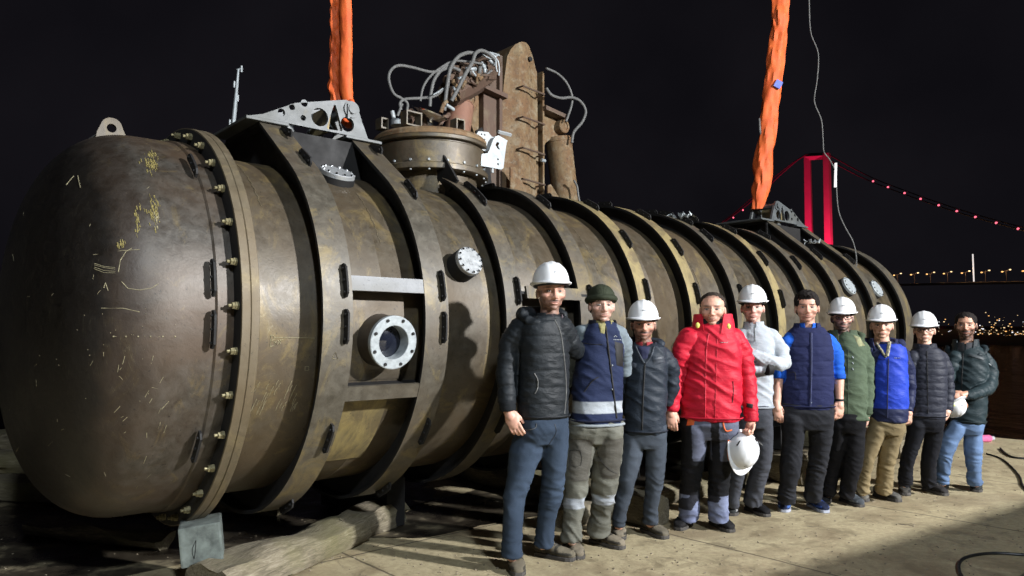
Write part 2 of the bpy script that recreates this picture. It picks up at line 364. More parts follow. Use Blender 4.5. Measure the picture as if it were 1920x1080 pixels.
# ------------------------------------------------------------------ the pressure hull (one welded thing; local axes s, -n, z)
hull = empty('pressure_hull', (CX, CY, 0), TH, 'long rust brown ribbed steel pressure hull lying on timbers', 'submarine hull')
def H(s, n, z): return Vector((s, -n, z))
def HC(s, r, a): return Vector((s, -r*math.cos(a), CH+r*math.sin(a)))
def pn(x, y, n):                       # pixel -> hull-local point on the lengthwise vertical plane at n
    d = ray(x, y); C = Vector((CX, CY, CH-CAMH)); t = (C.dot(N)+n)/d.dot(N); P = d*t-C
    return H(P.dot(U), n, P.z+CH)
def h2w(p): return Matrix.Rotation(TH, 4, 'Z') @ Vector(p)+Vector((CX, CY, 0))
def plate(name, outer, holes, thick, place, mat, parent, bevel=.0):
    bm = bmesh.new(); loops = []
    for pl in [outer]+holes:
        vs = [bm.verts.new((p[0], p[1], 0)) for p in pl]; loops.append(vs)
        for i in range(len(vs)): bm.edges.new((vs[i], vs[(i+1) % len(vs)]))
    bmesh.ops.triangle_fill(bm, edges=bm.edges[:], use_beauty=True, use_dissolve=False)
    bm.verts.ensure_lookup_table(); bm.verts.index_update(); nv = len(bm.verts); co = [v.co.copy() for v in bm.verts]
    F = [tuple(v.index for v in f.verts) for f in bm.faces]; lp = [[v.index for v in vs] for vs in loops]; bm.free()
    V = [place(c.x, c.y, -thick/2) for c in co]+[place(c.x, c.y, thick/2) for c in co]
    F = F+[tuple(i+nv for i in f[::-1]) for f in F]+[(l[i], l[(i+1) % len(l)], l[(i+1) % len(l)]+nv, l[i]+nv) for l in lp for i in range(len(l))]
    mb = MB(); mb.add(V, F); return mb.build(name, mat, parent)
circ = lambda cx, cy, r, n=24: [(cx+r*math.cos(2*math.pi*k/n), cy+r*math.sin(2*math.pi*k/n)) for k in range(n)]
SR = 1.12
# domed end: superellipse of revolution
def dome(s0, sgn, name, mat):
    prof = []
    for i in range(41):
        t = i/40*math.pi/2; prof.append((s0+sgn*.62*math.sin(t)**(2/2.4), 1.17*max(math.cos(t), 0)**(2/2.4)))
    mb = MB(); mb.lathe(prof, HC, 128); return mb.build(name, mat, hull, True)
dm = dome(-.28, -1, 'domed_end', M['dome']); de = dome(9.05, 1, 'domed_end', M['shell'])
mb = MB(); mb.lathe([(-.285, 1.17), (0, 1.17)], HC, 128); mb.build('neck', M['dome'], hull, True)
# shell skins between ring frames (weld beads at the plate joints)
mb = MB(); prof = [(.09, SR)]
for sw in (.95, 2.35, 3.7, 5.1, 6.6, 8.2): prof += [(sw-.012, SR), (sw-.004, SR+.004), (sw+.004, SR+.004), (sw+.012, SR)]
mb.lathe(prof+[(9.05, SR)], HC, 160); mb.build('shell', M['shell'], hull, True)
# heavy bolted flange
fl = MB(); fl.lathe([(0, 1.15), (0, 1.268), (.004, 1.275), (.047, 1.275), (.050, 1.270)], HC, 160)
fl = fl.build('bolted_flange', M['rim'], hull, True); fl.data.materials.append(M['web'])
for p in fl.data.polygons:
    if abs(p.normal.x) > .9: p.material_index = 1  # flange face coloured near black for the shade it lies in
f2 = MB(); f2.lathe([(.050, 1.2), (.050, 1.268), (.056, 1.274), (.097, 1.274), (.101, 1.268), (.101, SR-.01)], HC, 160); f2.build('bolted_flange', M['rim'], hull, True)
def hexbolt(mb, c, ax, r, h, seg=6):
    ax = Vector(ax).normalized(); mb.rod(c, Vector(c)+ax*h, r, seg)
for k in range(32):
    a = 2*math.pi*(k+.35)/32
    if -1.75 < (a if a < math.pi else a-2*math.pi) < 2.3:
        mb = MB(); c = HC(0, 1.225, a)
        hexbolt(mb, c, (-1, 0, 0), .023, .018); hexbolt(mb, c+Vector((-.018, 0, 0)), (-1, 0, 0), .019, .016); mb.rod(c, c+Vector((-.052, 0, 0)), .009, 8)
        mb.build('bolt', M['nut'], fl)
# stitched strip round the neck + clips
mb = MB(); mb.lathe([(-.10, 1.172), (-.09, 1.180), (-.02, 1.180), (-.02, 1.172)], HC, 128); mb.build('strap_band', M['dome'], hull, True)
def clip(parent, s, a, r0, ln=.2, h=.05, name='bracket'):
    mb = MB(); n = 8; v = []
    for k in range(n+1):
        t = -ln/2+ln*k/n; e = min(k, n-k); hh = h*(1 if e >= 1 else .55)
        for (ds, dr) in ((-.006, -.004), (-.006, hh), (.006, hh), (.006, -.004)): v.append(HC(s+ds, r0+dr, a+t/r0))
    F = [(i*4+j, i*4+(j+1) % 4, i*4+4+(j+1) % 4, i*4+4+j) for i in range(n) for j in range(4)]+[(0, 1, 2, 3), (n*4+3, n*4+2, n*4+1, n*4)]
    mb.add(v, F)
    for t in (-ln*.35, 0, ln*.35): mb.rod(HC(s-.006, r0+h*.5, a+t/r0), HC(s-.016, r0+h*.5, a+t/r0), .008, 6)
    return mb.build(name, M['web'], parent)
for a in (48, 11, -2, -34): clip(dm, -.12, R_(a), 1.19, .2, .045)
# ring frames
def rout(a, R, heavy):
    a = (a+math.pi) % (2*math.pi)-math.pi
    if not heavy: return R
    b = a if a <= math.pi/2 and a > -math.pi/2 else math.pi-a
    ap = math.atan2(1.37, .3); t0 = ap-math.acos(R/math.hypot(1.37, .3))
    if b < t0 or b > 1.6: return R
    return R/math.cos(b-t0) if b < ap else 1.37/math.sin(b)
def ring(s0, wd, R=1.25, heavy=False, a0=-90, a1=270, mat=None, clips=(), end=False):
    A0, A1 = R_(a0), R_(a1); sm = s0+wd/2
    tk = .022
    f = lambda s, dr, a: HC(s, rout(a, R, heavy)+dr, a)
    mb = MB(); mb.lathe([(s0, -tk), (s0, 0), (s0+wd, 0), (s0+wd, -tk), (s0, -tk)], f, 144, A0, A1)
    fr = mb.build('ring_frame', [mat or M['ring'], M['web']], hull, True, sharp=30)
    for p in fr.data.polygons:
        c = p.center; rad = math.hypot(c.y, c.z-CH); nr = (p.normal.y*c.y+p.normal.z*(c.z-CH))/rad
        if p.normal.x < -.5 or nr < -.5: p.material_index = 1  # near side and underside darkened in colour, as out of the light
    wb = MB(); v = []; seg = 144
    g = lambda s, t, a: HC(s, SR-.01 if t == 0 else rout(a, R, heavy)-tk*.6, a)
    wb.lathe([(sm-.011, 0), (sm-.011, 1)], g, seg, A0, A1); wb.lathe([(sm+.011, 1), (sm+.011, 0)], g, seg, A0, A1)
    w_ = wb.build('web', [M['web'], M['shell']], fr)
    for a in clips: clip(fr, s0+wd*.72, R_(a), rout(R_(a), R, heavy), .2, .048)
    return fr
C1 = (72, 56, 11, -1, -32, -65); C2 = (72, 46, 11, -1, -33, -63)
RS = [ring(.465, .19, 1.275, True, clips=C1), ring(1.165, .18, 1.275, True, clips=C2),
      ring(1.86, .15, 1.25, False, -248, 68, clips=(56, 50, 11, -33)), ring(2.61, .15, clips=(90, 55, 10, -33)), ring(3.32, .15, clips=(90, 61, 37, 14, -33), mat=M['ochre']),
      ring(4.04, .15, clips=(84, 60, 36, 14, -33), mat=M['ochre']), ring(4.78, .15, clips=(84, 74, 62, 48, 15, -33)), ring(5.54, .15, clips=(84, 60, 36, 14), mat=M['ochre']),
      ring(6.25, .15, clips=(60, 36, 14)), ring(7.02, .17, 1.25, True, clips=(46, 11)), ring(7.90, .17, 1.25, True, clips=(46, 11)), ring(8.80, .25, 1.25, clips=())]
RS[2].name = 'ring_frame'
# gusset between trunk and third ring
mb = MB(); g = [(.45, 1.20), (.34, 1.55), (.30, 1.2)]
mb.prism([(.28, 1.24), (.30, 1.62-.10), (.62, 1.10+.02), (.5, 1.05)], lambda a, b, t: H(1.90+.02*t, a, CH+b)); mb.build('gusset', M['web'], hull)
# lug saddle boxes, end strips and lug plates
def lug(sA, sB, mirror, first):
    ex = lambda s: (sA+sB)-s if mirror else s
    fn = lambda s, n, z: H(ex(s), n, CH+z)
    # saddle plates across the two frames below the lugs
    for n in (.3, 0.0):
        mb = MB(); mb.prism([(sA+.09, .95), (sB+.09, .95), (sB+.09, 1.345), (sA+.09, 1.345)], lambda a, b, t: fn(a, n-.012+.024*t, b)); mb.build('saddle_plate', M['web'], hull)
    for s in (sA-.06, sB-.02):
        mb = MB(); mb.box(H(ex(s+.11) , 0, CH+1.382), (.30, .66, .022)); mb.build('cap_strip', M['lugsteel'], hull, bevel=.004)
    out = [(sA-.08, 1.395), (sA+.02, 1.425), (sA+.25, 1.55), (sA+.56, 1.635), (sA+.64, 1.655), (sA+.70, 1.645), (sA+.745, 1.60), (sA+.775, 1.52), (sA+.83, 1.395)]
    c = lambda ds, z, r: circ(sA+ds, z, r, 20)
    holes = [c(.15, 1.462, .027), c(.225, 1.515, .022), c(.315, 1.562, .026), c(.31, 1.455, .02), c(.435, 1.485, .066), c(.655, 1.475, .055),
             [(sA+.545, 1.60), (sA+.56, 1.595), (sA+.615, 1.43), (sA+.61, 1.415), (sA+.50, 1.41), (sA+.492, 1.425)]]
    for n in (.3, 0.0):
        hs = holes if n == .3 else holes[:6]
        plate('lifting_lug', out, hs, .028, lambda a, b, t: fn(a, n+t, b), M['lugsteel'], hull)
    mb = MB(); pz = 1.59; ps = sA+.685
    mb.rod(fn(ps, -.06, pz), fn(ps, .345, pz), .034, 20); mb.rod(fn(ps, .314, pz), fn(ps, .326, pz), .062, 20)
    mb.box(fn(ps-.03, .33, pz-.02), (.02, .014, .11)); mb.build('lug_pin', M['lugsteel'], hull, True)
    for n in (.15,):
        mb = MB(); mb.prism([(sA+.50, 1.395), (sA+.53, 1.60), (sA+.545, 1.60), (sA+.52, 1.395)], lambda a, b, t: fn(a, .014+.27*t, b)); mb.build('stiffener', M['ochre'], hull)
    return H(ex(ps), .15, CH+pz)
pinA = lug(.465, 1.165, False, True); pinB = lug(7.10, 7.95, True, False)
# thin lifting eye on the dome
e = pn(208, 250, 0); r_o = .062
ox, oz = e.x, e.z
out = [(ox-.09, oz-.06), (ox-.08, oz+.0)]+[(ox+r_o*math.cos(t), oz+.035+r_o*math.sin(t)) for t in np.linspace(math.pi*.95, .05*math.pi, 12)]+[(ox+.08, oz), (ox+.09, oz-.06)]
plate('lifting_eye', out, [circ(ox, oz+.03, .028)], .03, lambda a, b, t: H(a, t, b), M['ring'], hull)
# blank covers on the shell (radial discs)
def disc(s, a, r, hgt, mat, nb, face, name='blank_cover'):
    ar = R_(a); c = HC(s, SR-.03, ar); ax = (HC(s, 2, ar)-HC(s, 1, ar)).normalized(); x = Vector((1, 0, 0)); y = ax.cross(x)
    f = lambda h, rr, t: c+ax*h+(x*math.cos(t)+y*math.sin(t))*rr
    mb = MB(); mb.lathe([(0, r*1.02), (.03+hgt-.03, r*1.02), (.03+hgt-.03, 0)], f, 40); b = mb.build(name, mat, hull, True)
    mb = MB(); mb.lathe([(.03+hgt-.03, r*.98), (.03+hgt-.004, r*.98), (.03+hgt, r*.95), (.03+hgt, 0)], f, 40); cv = mb.build('cover_plate', face, b, True)
    for k in range(nb):
        t = 2*math.pi*k/nb; p = f(.03+hgt, r*.86, t); m2 = MB(); m2.rod(p, p+ax*.012, .009, 6); m2.build('bolt', M['chrome'], b)
    return b
t_ = NT('turned aluminium'); sx = t_.n('ShaderNodeTexNoise'); sx.inputs['Scale'].default_value = 40
t_.set(Base_Color=(.5, .52, .53), Metallic=.55, Roughness=t_.ramp(t_.noise(30, 4), [(.3, .22), (.7, .42)])); t_.bump(t_.noise(60, 3), .2, .003); M['alu'] = t_.m
disc(1.60, 20.5, .105, .13, M['web'], 12, M['alu'])
disc(.93, 63, .125, .07, M['web'], 12, M['alu'])
disc(7.62, 27, .12, .07, M['web'], 12, M['zinc']); disc(8.42, 27, .12, .07, M['web'], 12, M['zinc'])
# framed view ports
def port(sA, sB, a_top, a_bot, sc, a_c, full=True):
    for a in (a_top, a_bot):
        ar = R_(a); mb = MB(); v = []
        c = HC(0, 1.262, ar); nrm = (HC(0, 2, ar)-HC(0, 1, ar)).normalized(); tg = Vector((0, -nrm.z, nrm.y))
        p0 = sA+.19; p1 = sB+.002
        v = [Vector((s, 0, 0))+Vector((0, c.y, c.z))+nrm*dn+tg*dt for s in (p0, p1) for dn, dt in ((-.011, -.045), (.009, -.045), (.009, .045), (-.011, .045))]
        mb.add(v, [(0,1,5,4),(1,2,6,5),(2,3,7,6),(3,0,4,7),(0,3,2,1),(4,5,6,7)])
        mb.build('frame_bar', (M['bright'] if a > 0 and full else M['ring']), hull)
        mb = MB(); v = [Vector((s, 0, 0))+HC(0, r, ar)+tg*dt for s in (sA+.19-.09, sB+.09) for r, dt in ((SR-.01, -.01), (1.25, -.01), (1.25, .01), (SR-.01, .01))]
        mb.add(v, [(0,1,5,4),(1,2,6,5),(2,3,7,6),(3,0,4,7),(0,3,2,1),(4,5,6,7)]); mb.build('frame_web', M['web'], hull)
    ar = R_(a_c); c = HC(sc, 1.0, ar); ax = (HC(sc, 2, ar)-HC(sc, 1, ar)).normalized(); x = Vector((1, 0, 0)); y = ax.cross(x)
    f = lambda h, rr, t: c+ax*h+(x*math.cos(t)+y*math.sin(t))*rr
    top = .285
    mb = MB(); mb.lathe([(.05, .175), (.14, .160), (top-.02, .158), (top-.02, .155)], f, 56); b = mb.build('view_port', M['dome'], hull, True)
    mb = MB(); mb.lathe([(top-.10, .100), (top, .102), (top+.003, .105), (top+.003, .158), (top, .163), (top-.028, .163), (top-.028, .12)], f, 56); mb.build('port_ring', M['zinc'], b, True, sharp=30)
    for k in range(8):
        t = 2*math.pi*(k+.5)/8; p = f(top+.003, .142, t); m2 = MB(); m2.rod(p, p+ax*.008, .010, 8); m2.build('bolt', M['web'], b)
    mb = MB(); mb.lathe([(top-.12, .11), (top-.085, .10), (top-.07, .05), (top-.066, 0)], f, 48); mb.build('port_glass', M['glass'], b, True)
port(.465, 1.165, 10.7, -19.3, .93, -5.2)
port(1.86, 2.61, 10.7, -19.3, 2.30, -5.2, False)
# doubler plate behind the front port
mb = MB(); v = []; seg = 16
f = lambda s, r, a: HC(s, r, a)
mb.lathe([(.60, SR+.001), (.60, SR+.007), (1.10, SR+.007), (1.10, SR+.001)], f, 16, R_(-18), R_(9.5)); mb.build('doubler_plate', M['shell'], hull, True)
mb = MB(); mb.lathe([(.60, SR+.001), (.60, SR+.006), (1.05, SR+.006), (1.05, SR+.001)], f, 24, R_(-52), R_(-21)); mb.build('doubler_plate', M['panel'], hull, True)
# conning trunk with lid
TS = 2.08
tf = lambda z, r, a: Vector((TS+r*math.cos(a), r*math.sin(a), z))
mb = MB(); mb.lathe([(2.35, .40), (2.80, .395)], tf, 72); tr = mb.build('trunk_neck', M['shell'], hull, True)
mb = MB(); mb.lathe([(2.795, .39), (2.795, .485), (2.80, .492), (2.838, .492), (2.845, .484), (2.85, .468), (3.02, .466), (3.03, .45), (3.045, .45), (3.045, .48), (3.05, .486), (3.075, .486), (3.08, .478)], tf, 96); mb.build('trunk_collar', M['shell'], hull, True, sharp=30)
mb = MB(); mb.lathe([(3.08, .485), (3.11, .483), (3.135, .46), (3.15, .40), (3.165, 0)], tf, 96); lid = mb.build('hatch_lid', M['rust'], hull, True)
for k in range(20):
    a = 2*math.pi*k/20
    for z, r in ((2.865, .466), (2.797, .470)):
        mb = MB(); p = tf(z, r, a); ax = Vector((math.cos(a), math.sin(a), 0)) if z > 2.8 else Vector((0, 0, -1)); mb.rod(p, p+ax*.014, .010, 8); mb.build('bolt', M['zinc'], lid)
def L2(x, y, n=0): return pn(x, y, n)
def frame_sq(x, y, w_, h_, n, dep=.09, name='box_section'):
    c = pn(x, y, n); mb = MB(); o = [(-w_/2, 0), (w_/2, 0), (w_/2, h_), (-w_/2, h_)]; tk = .012
    i_ = [(-w_/2+tk, tk), (w_/2-tk, tk), (w_/2-tk, h_-tk), (-w_/2+tk, h_-tk)]
    v = []
    for pl in (o, i_):
        for t in (0, 1): v += [c+Vector((a, t*dep, b)) for a, b in pl]
    F = []
    for k in range(4):
        l = (k+1) % 4; F += [(k, l, 4+l, 4+k), (8+k, 12+k, 12+l, 8+l), (k, 8+k, 8+l, l), (4+k, 4+l, 12+l, 12+k)]
    mb.add(v, F); return mb.build(name, M['ring'], lid)
frame_sq(777, 236, .15, .12, .20); frame_sq(864, 249, .09, .12, .25); frame_sq(722, 241, .07, .09, .0)
c = pn(806, 213, 0.1); ax = Vector((.15, -.35, .9)).normalized(); xx = ax.cross(Vector((0, 1, 0))).normalized(); yy = ax.cross(xx)
mb = MB(); mb.lathe([(-.05, .02), (-.04, .10), (0, .155), (.012, .158), (.01, .14), (-.01, .08), (-.015, 0)], lambda h, r, a: c+ax*h+(xx*math.cos(a)+yy*math.sin(a))*r, 32)
mb.rod(c, c-Vector((0, 0, .14)), .03, 10); mb.build('handwheel', M['chrome'], lid, True)
mb = MB(); mb.rod(pn(740, 228, .0), pn(735, 208, .0), .018, 10); mb.rod(pn(748, 236, 0), pn(748, 226, 0), .07, 16); mb.rod(pn(752, 230, 0), pn(760, 222, 0), .014, 8); mb.build('valve', M['zinc'], lid, True)
for (a, b, r) in [((768, 232), (778, 212), .025), ((775, 226), (768, 205), .03), ((822, 240), (834, 218), .02), ((795, 238), (800, 226), .05), ((830, 225), (842, 214), .02)]:
    mb = MB(); mb.rod(pn(*a, .05), pn(*b, .05), r, 10); mb.build('pipe_stub', M['rustdark'], lid, True)
# white galvanised hinge bracket beside the hatch
pp = lambda pts, n: [(pn(x, y, n).x, pn(x, y, n).z) for x, y in pts]
n0 = .36
o = pp([(864, 245), (893, 251), (897, 246), (915, 248), (921, 256), (927, 258), (922, 263), (916, 280), (910, 285), (903, 281), (899, 270), (880, 259), (866, 256)], n0)
br = plate('hinge_bracket', o, [circ(pn(902, 252, n0).x, pn(902, 252, n0).z, .008, 8), circ(pn(908, 253, n0).x, pn(908, 253, n0).z, .008, 8), circ(pn(902, 261, n0).x, pn(902, 261, n0).z, .008, 8), circ(pn(908, 262, n0).x, pn(908, 262, n0).z, .008, 8)], .012, lambda a, b, t: H(a, n0+t, b), M['white'], hull)
n1 = .41
o = pp([(924, 262), (928, 256), (934, 254), (951, 264), (949, 268), (943, 316), (939, 318), (901, 311), (902, 289), (914, 287), (919, 276)], n1)
plate('hinge_plate', o, [[(pn(x, y, n1).x, pn(x, y, n1).z) for x, y in ((931, 266), (936, 268), (933, 274), (937, 281), (932, 279), (928, 272))], circ(pn(933, 299, n1).x, pn(933, 299, n1).z, .010, 8), circ(pn(933, 308, n1).x, pn(933, 308, n1).z, .010, 8)], .012, lambda a, b, t: H(a, n1+t, b), M['zinc'], br)
mb = MB(); mb.tube([pn(934, 247, .41), pn(958, 253, .41)], .016, 4); mb.build('hinge_plate', M['white'], br)
mb = MB(); mb.rod(pn(923, 312, .40), pn(923, 324, .40), .012, 8); mb.build('hinge_pin', M['white'], br)
# chalk writing and layout lines on the shell
def chalk(pts, r=.0025, rad=SR+.002, par=None, name='chalk_mark', mat='chalk'):
    P = [cyl(x, y, rad) for x, y in pts]; mb = MB(); mb.tube(P, r, 4); return mb.build(name, M[mat], par or hull)
chalk([(508, 629), (507, 640), (507, 650)]); chalk([(506, 629), (513, 629), (514, 636), (508, 638), (516, 641), (514, 648), (507, 650)])
chalk([(519, 637), (517, 643), (520, 646), (524, 641), (520, 637)]); chalk([(525, 645), (526, 637), (531, 637)]); chalk([(514, 633), (552, 633), (590, 634)], .002)
rnd = random.Random(5)
for _ in range(34):
    x = rnd.uniform(472, 560); y = rnd.uniform(712, 760); d = rnd.uniform(8, 26); chalk([(x, y), (x-d*.18-2, y+d*.5), (x-d*.45, y+d)], .0012)
chalk([(623, 672), (629, 660), (634, 674), (623, 672)], .0016, 1.277); chalk([(572, 688), (579, 687), (579, 694), (572, 695), (572, 688)], .0016)
# marks on the dome are found by casting on its surface
from mathutils.bvhtree import BVHTree
bv = BVHTree.FromPolygons([h2w(v.co) for v in dm.data.vertices], [tuple(p.vertices) for p in dm.data.polygons])
inv = Matrix.Rotation(-TH, 4, 'Z')
def dhit(x, y):
    r = bv.ray_cast(Vector((0, 0, CAMH)), ray(x, y).normalized()); 
    return None if r[0] is None else inv @ (r[0]+r[1]*.0015-Vector((CX, CY, 0)))
def dchalk(pts, r=.0018, mat='chalk'):
    P = [p for p in (dhit(x, y) for x, y in pts) if p is not None]
    if len(P) > 1: mb = MB(); mb.tube(P, r, 4); mb.build('chalk_mark', M[mat], dm)
for x in range(212, 400, 23): dchalk([(x, 631), (x+2.5, 631.3)], .004)
dchalk([(215, 631), (300, 631), (385, 633)], .0009)
dchalk([(175, 478), (230, 470), (262, 468)]); dchalk(spline([(220, 500, 0), (228, 480, 0), (245, 466, 0), (250, 464, 0)], 5) and [(222, 510), (226, 488), (236, 472), (248, 465)])
for y in (494, 497, 501, 504): dchalk([(177, y), (195, y+4+rnd.random()*4), (216, y+8)], .0013)
dchalk([(228, 528), (240, 541), (262, 544), (285, 540), (297, 532)]); dchalk([(190, 578), (230, 578), (262, 585)]); dchalk([(195, 540), (198, 530), (203, 545)]); dchalk([(124, 347), (139, 330)]); dchalk([(146, 330), (151, 352)])
for _ in range(24):
    x = rnd.gauss(275, 42); y = rnd.gauss(790, 75); a = rnd.gauss(-1.1, .25); d = rnd.uniform(3, 20); dchalk([(x, y), (x+d*math.cos(a), y+d*math.sin(a))], rnd.uniform(.0007, .0018))
for _ in range(36):
    x = rnd.uniform(70, 400); y = rnd.uniform(560, 760); dchalk([(x, y), (x+1.0, y+.4)], .0016)
for _ in range(26):
    x = rnd.uniform(10, 395); y = rnd.uniform(320, 940); a = rnd.uniform(0, 3); d = rnd.uniform(4, 14); dchalk([(x, y), (x+d*math.cos(a), y+d*math.sin(a))], .0008)
def daub(cx, cy, w_, h_, n, seed, mat='ypaint', sl=1.2):
    rr = random.Random(seed)
    for _ in range(n):
        x = cx+rr.gauss(0, w_); y = cy+rr.gauss(0, h_); d = rr.uniform(2, 7); dchalk([(x, y), (x+d*.3, y+d*sl)], rr.uniform(.0012, .0036), mat)
M['ypaint'] = plain('yellow marker paint', (.22, .18, .06), .8, 0, .4, 60)
daub(281, 300, 7, 10, 60, 1); daub(288, 395, 5, 16, 60, 2); daub(257, 415, 2.5, 14, 26, 3); daub(225, 455, 5, 4, 18, 4); daub(292, 405, 3, 8, 16, 5, 'chalk'); daub(384, 700, 3, 22, 40, 6)
# cables running over the dome
mb = MB(); mb.tube(spline([inv @ (at(x, y, Y)-Vector((CX, CY, 0))) for x, y, Y in ((222, 251, 4.75), (185, 252, 4.8), (160, 266, 4.85), (120, 290, 4.9))], 6), .007, 6); mb.build('tag_line', M['hose'], hull)
# saddles that carry the hull
for s in (1.55, 4.4, 7.4):
    mb = MB(); pl = [(-.85, .02), (.22, .02), (.22, .38)]+[(1.16*math.sin(t), CH-1.16*math.cos(t)) for t in np.linspace(.18, -.72, 12)]+[(-.85, .6)]
    mb.prism(pl, lambda a, b, t: H(s+.16*t, a, b)); o = mb.build('steel_saddle', M['web'], None); o.location = (CX, CY, 0); o.rotation_euler = (0, 0, TH)
    tag(o, {1.55: 'black steel saddle under the front of the hull', 4.4: 'black steel saddle under the middle of the hull', 7.4: 'black steel saddle under the far end of the hull'}[s], 'cradle', 'saddles under the hull')
# ------------------------------------------------------------------ timbers and block
def beam(a, b, w_, h_, label, seed, z=0.0, group='timbers under the hull', mat='wood'):
    a, b = Vector(a), Vector(b); d = (b-a); L_ = d.length; rr = random.Random(seed)
    nx = max(6, int(L_/.07)); prof = []
    for k in range(16):
        t = 2*math.pi*k/16; c_, s_ = math.cos(t), math.sin(t); q_ = (abs(c_)**5+abs(s_)**5)**(-1/5); prof.append((c_*q_*w_/2, s_*q_*h_/2+h_/2))
    v = []
    for i in range(nx+1):
        x = L_*i/nx
        for j, (y, zz) in enumerate(prof):
            p = Vector((x, y, zz)); nn = noise.noise(Vector((x*2.5, y*9+seed, zz*9)))*.045+noise.noise(Vector((x*9, y*30, zz*30+seed)))*.008
            k = 1-(.12*rr.random() if i in (0, nx) else 0); v.append((x+(rr.uniform(-.015, .015) if i in (0, nx) else 0), y*k+nn, max(.0, zz*k+(nn if zz > .02 else 0))))
    F = [(i*16+j, i*16+(j+1) % 16, i*16+16+(j+1) % 16, i*16+16+j) for i in range(nx) for j in range(16)]+[tuple(range(15, -1, -1)), tuple(range(nx*16, nx*16+16))]
    mb = MB(); mb.add(v, F); o = mb.build('timber_beam', M[mat], None, True, sharp=50)
    o.location = a+Vector((0, 0, z)); o.rotation_euler = (0, 0, math.atan2(d.y, d.x)); return tag(o, label, 'timber', group)
beam((-1.72, 4.26, 0), (-1.15, 5.42, 0), .34, .185, 'rough weathered timber baulk at the lower left, grey block on its end', 1)
beam((-1.23, 5.25, 0), (-.93, 5.95, 0), .26, .20, 'dark split timber end behind the near baulk under the hull', 2)
gw = plain('grey green lime washed block', (.095, .112, .102), .9, 0, .5, 14, .8)
mb = MB(); mb.box((0, 0, .115), (.23, .24, .23), None); blk = mb.build('timber_block', gw, None, bevel=.012); blk.location = (-1.83, 4.46, .155); blk.rotation_euler = (R_(1), R_(-6), R_(20))
tag(blk, 'square grey green block standing on the near timber end', 'block')
mb = MB(); pts = [(-.040, -.1215, .045), (-.030, -.1215, .09), (-.022, -.1215, .15), (-.044, -.1215, .11), (-.048, -.1215, .08), (-.040, -.1215, .045)]
mb.tube(pts, .0018, 4); mb.build('scratch_mark', M['web'], blk)
dk = 'dark timber lying behind the domed end at the left, '
beam((-5.2, 6.9, 0), (-1.9, 6.2, 0), .26, .2, dk+'nearest of the row', 3); beam((-6.2, 8.2, 0), (-2.6, 7.5, 0), .3, .22, dk+'second of the row', 4)
beam((-7.5, 9.6, 0), (-3.2, 9.0, 0), .3, .25, dk+'farthest of the row', 5); beam((-3.6, 5.6, 0), (-2.4, 5.2, 0), .16, .1, 'thin plank on the ground below the domed end', 6)
for i, (s, nn) in enumerate([(3.2, 0), (5.6, 0), (8.0, 0)]):
    p, q_ = h2w(H(s, 1.5, 0)), h2w(H(s+.1, -1.6, 0)); beam(p, q_, .28, .24, ['long dark timber crosswise under the hull behind the capped men', 'long dark timber crosswise under the middle of the hull', 'long dark timber crosswise under the far end of the hull'][i], 10+i)
beam(h2w(H(2.6, 1.05, 0)), h2w(H(7.6, 1.0, 0)), .2, .15, 'long low timber lying lengthwise behind the men', 14)
p = gr(1415, 880); beam(h2w(H(5.3, .6, 0)), h2w(H(5.32, .9, 0)), .3, .55, 'pale upright timber stub seen between the men', 15)
# ------------------------------------------------------------------ slings
def sling_mat():
    t = NT('orange sling sleeve'); f = t.noise(60, 3, .5, t.mapping((1, 1, .3))); 
    t.set(Base_Color=t.ramp(t.noise(9, 4), [(.3, (.50, .070, .010)), (.7, (.64, .115, .016))]), Roughness=.7); t.bump(f, .3, .004); return t.m
M['orange'] = sling_mat()
def sleeve(mb, P, rads, seed, wr=.012, seg=28, fq=16):
    P = spline(P, 26); n = len(P); R0 = [np.interp(i/(n-1), np.linspace(0, 1, len(rads)), rads) for i in range(n)]
    v = []; 
    for i, p in enumerate(P):
        L_ = sum(1 for _ in ())
        for k in range(seg):
            t = 2*math.pi*k/seg; c_, s_ = math.cos(t), math.sin(t); h = p.z
            w1 = noise.noise(Vector((c_*1.3+seed, s_*1.3, h*fq+c_*1.8)))*wr*1.1+noise.noise(Vector((c_*2.2, s_*2.2+seed, h*5)))*wr*1.3+(abs(noise.noise(Vector((c_*.8+seed*3, s_*.8, h*1.2+t*.3))))-.2)*wr
            r = R0[i]+w1; v.append(p+Vector((c_*r*1.15, s_*r*.8, 0)))
    F = [(i*seg+k, i*seg+(k+1) % seg, (i+1)*seg+(k+1) % seg, (i+1)*seg+k) for i in range(n-1) for k in range(seg)]+[tuple(range(seg)), tuple(range(n*seg-1, (n-1)*seg-1, -1))]
    mb.add(v, F)
pw = h2w(pinA); Y = pw.y
t = empty('lifting_sling', (pw.x, pw.y, 0), 0, 'crumpled orange lifting sling rising from the near lug', 'lifting sling', 'orange lifting slings')
def rel(o, p): return Vector(p)-Vector(o.location)
for nm, (pts, rr, wr) in (('sling_leg', ([(650, 212), (652, 190), (648, 150), (649, 80), (648, 0), (648, -150), (648, -420)], [.03, .042, .038, .036], .003)),
                          ('sling_sleeve', ([(634, 205), (632, 180), (631, 150), (632, 80), (631, 0), (632, -150), (633, -420)], [.05, .048, .038, .036], .014))):
    mb = MB(); sleeve(mb, [rel(t, at(x, y, Y+(.0 if nm == 'sling_leg' else .05))) for x, y in pts], rr, 3 if nm == 'sling_leg' else 9, wr); mb.build(nm, M['orange'], t, True)
mb = MB(); mb.tube(spline([rel(t, at(658, 190, Y-.02)), rel(t, at(664, 205, Y-.05)), rel(t, at(664, 222, Y-.03)), rel(t, at(655, 235, Y+.05)), rel(t, at(640, 222, Y+.06))], 8), .026, 12); mb.build('sling_eye', M['orange'], t, True)
pw = h2w(pinB); Y = pw.y
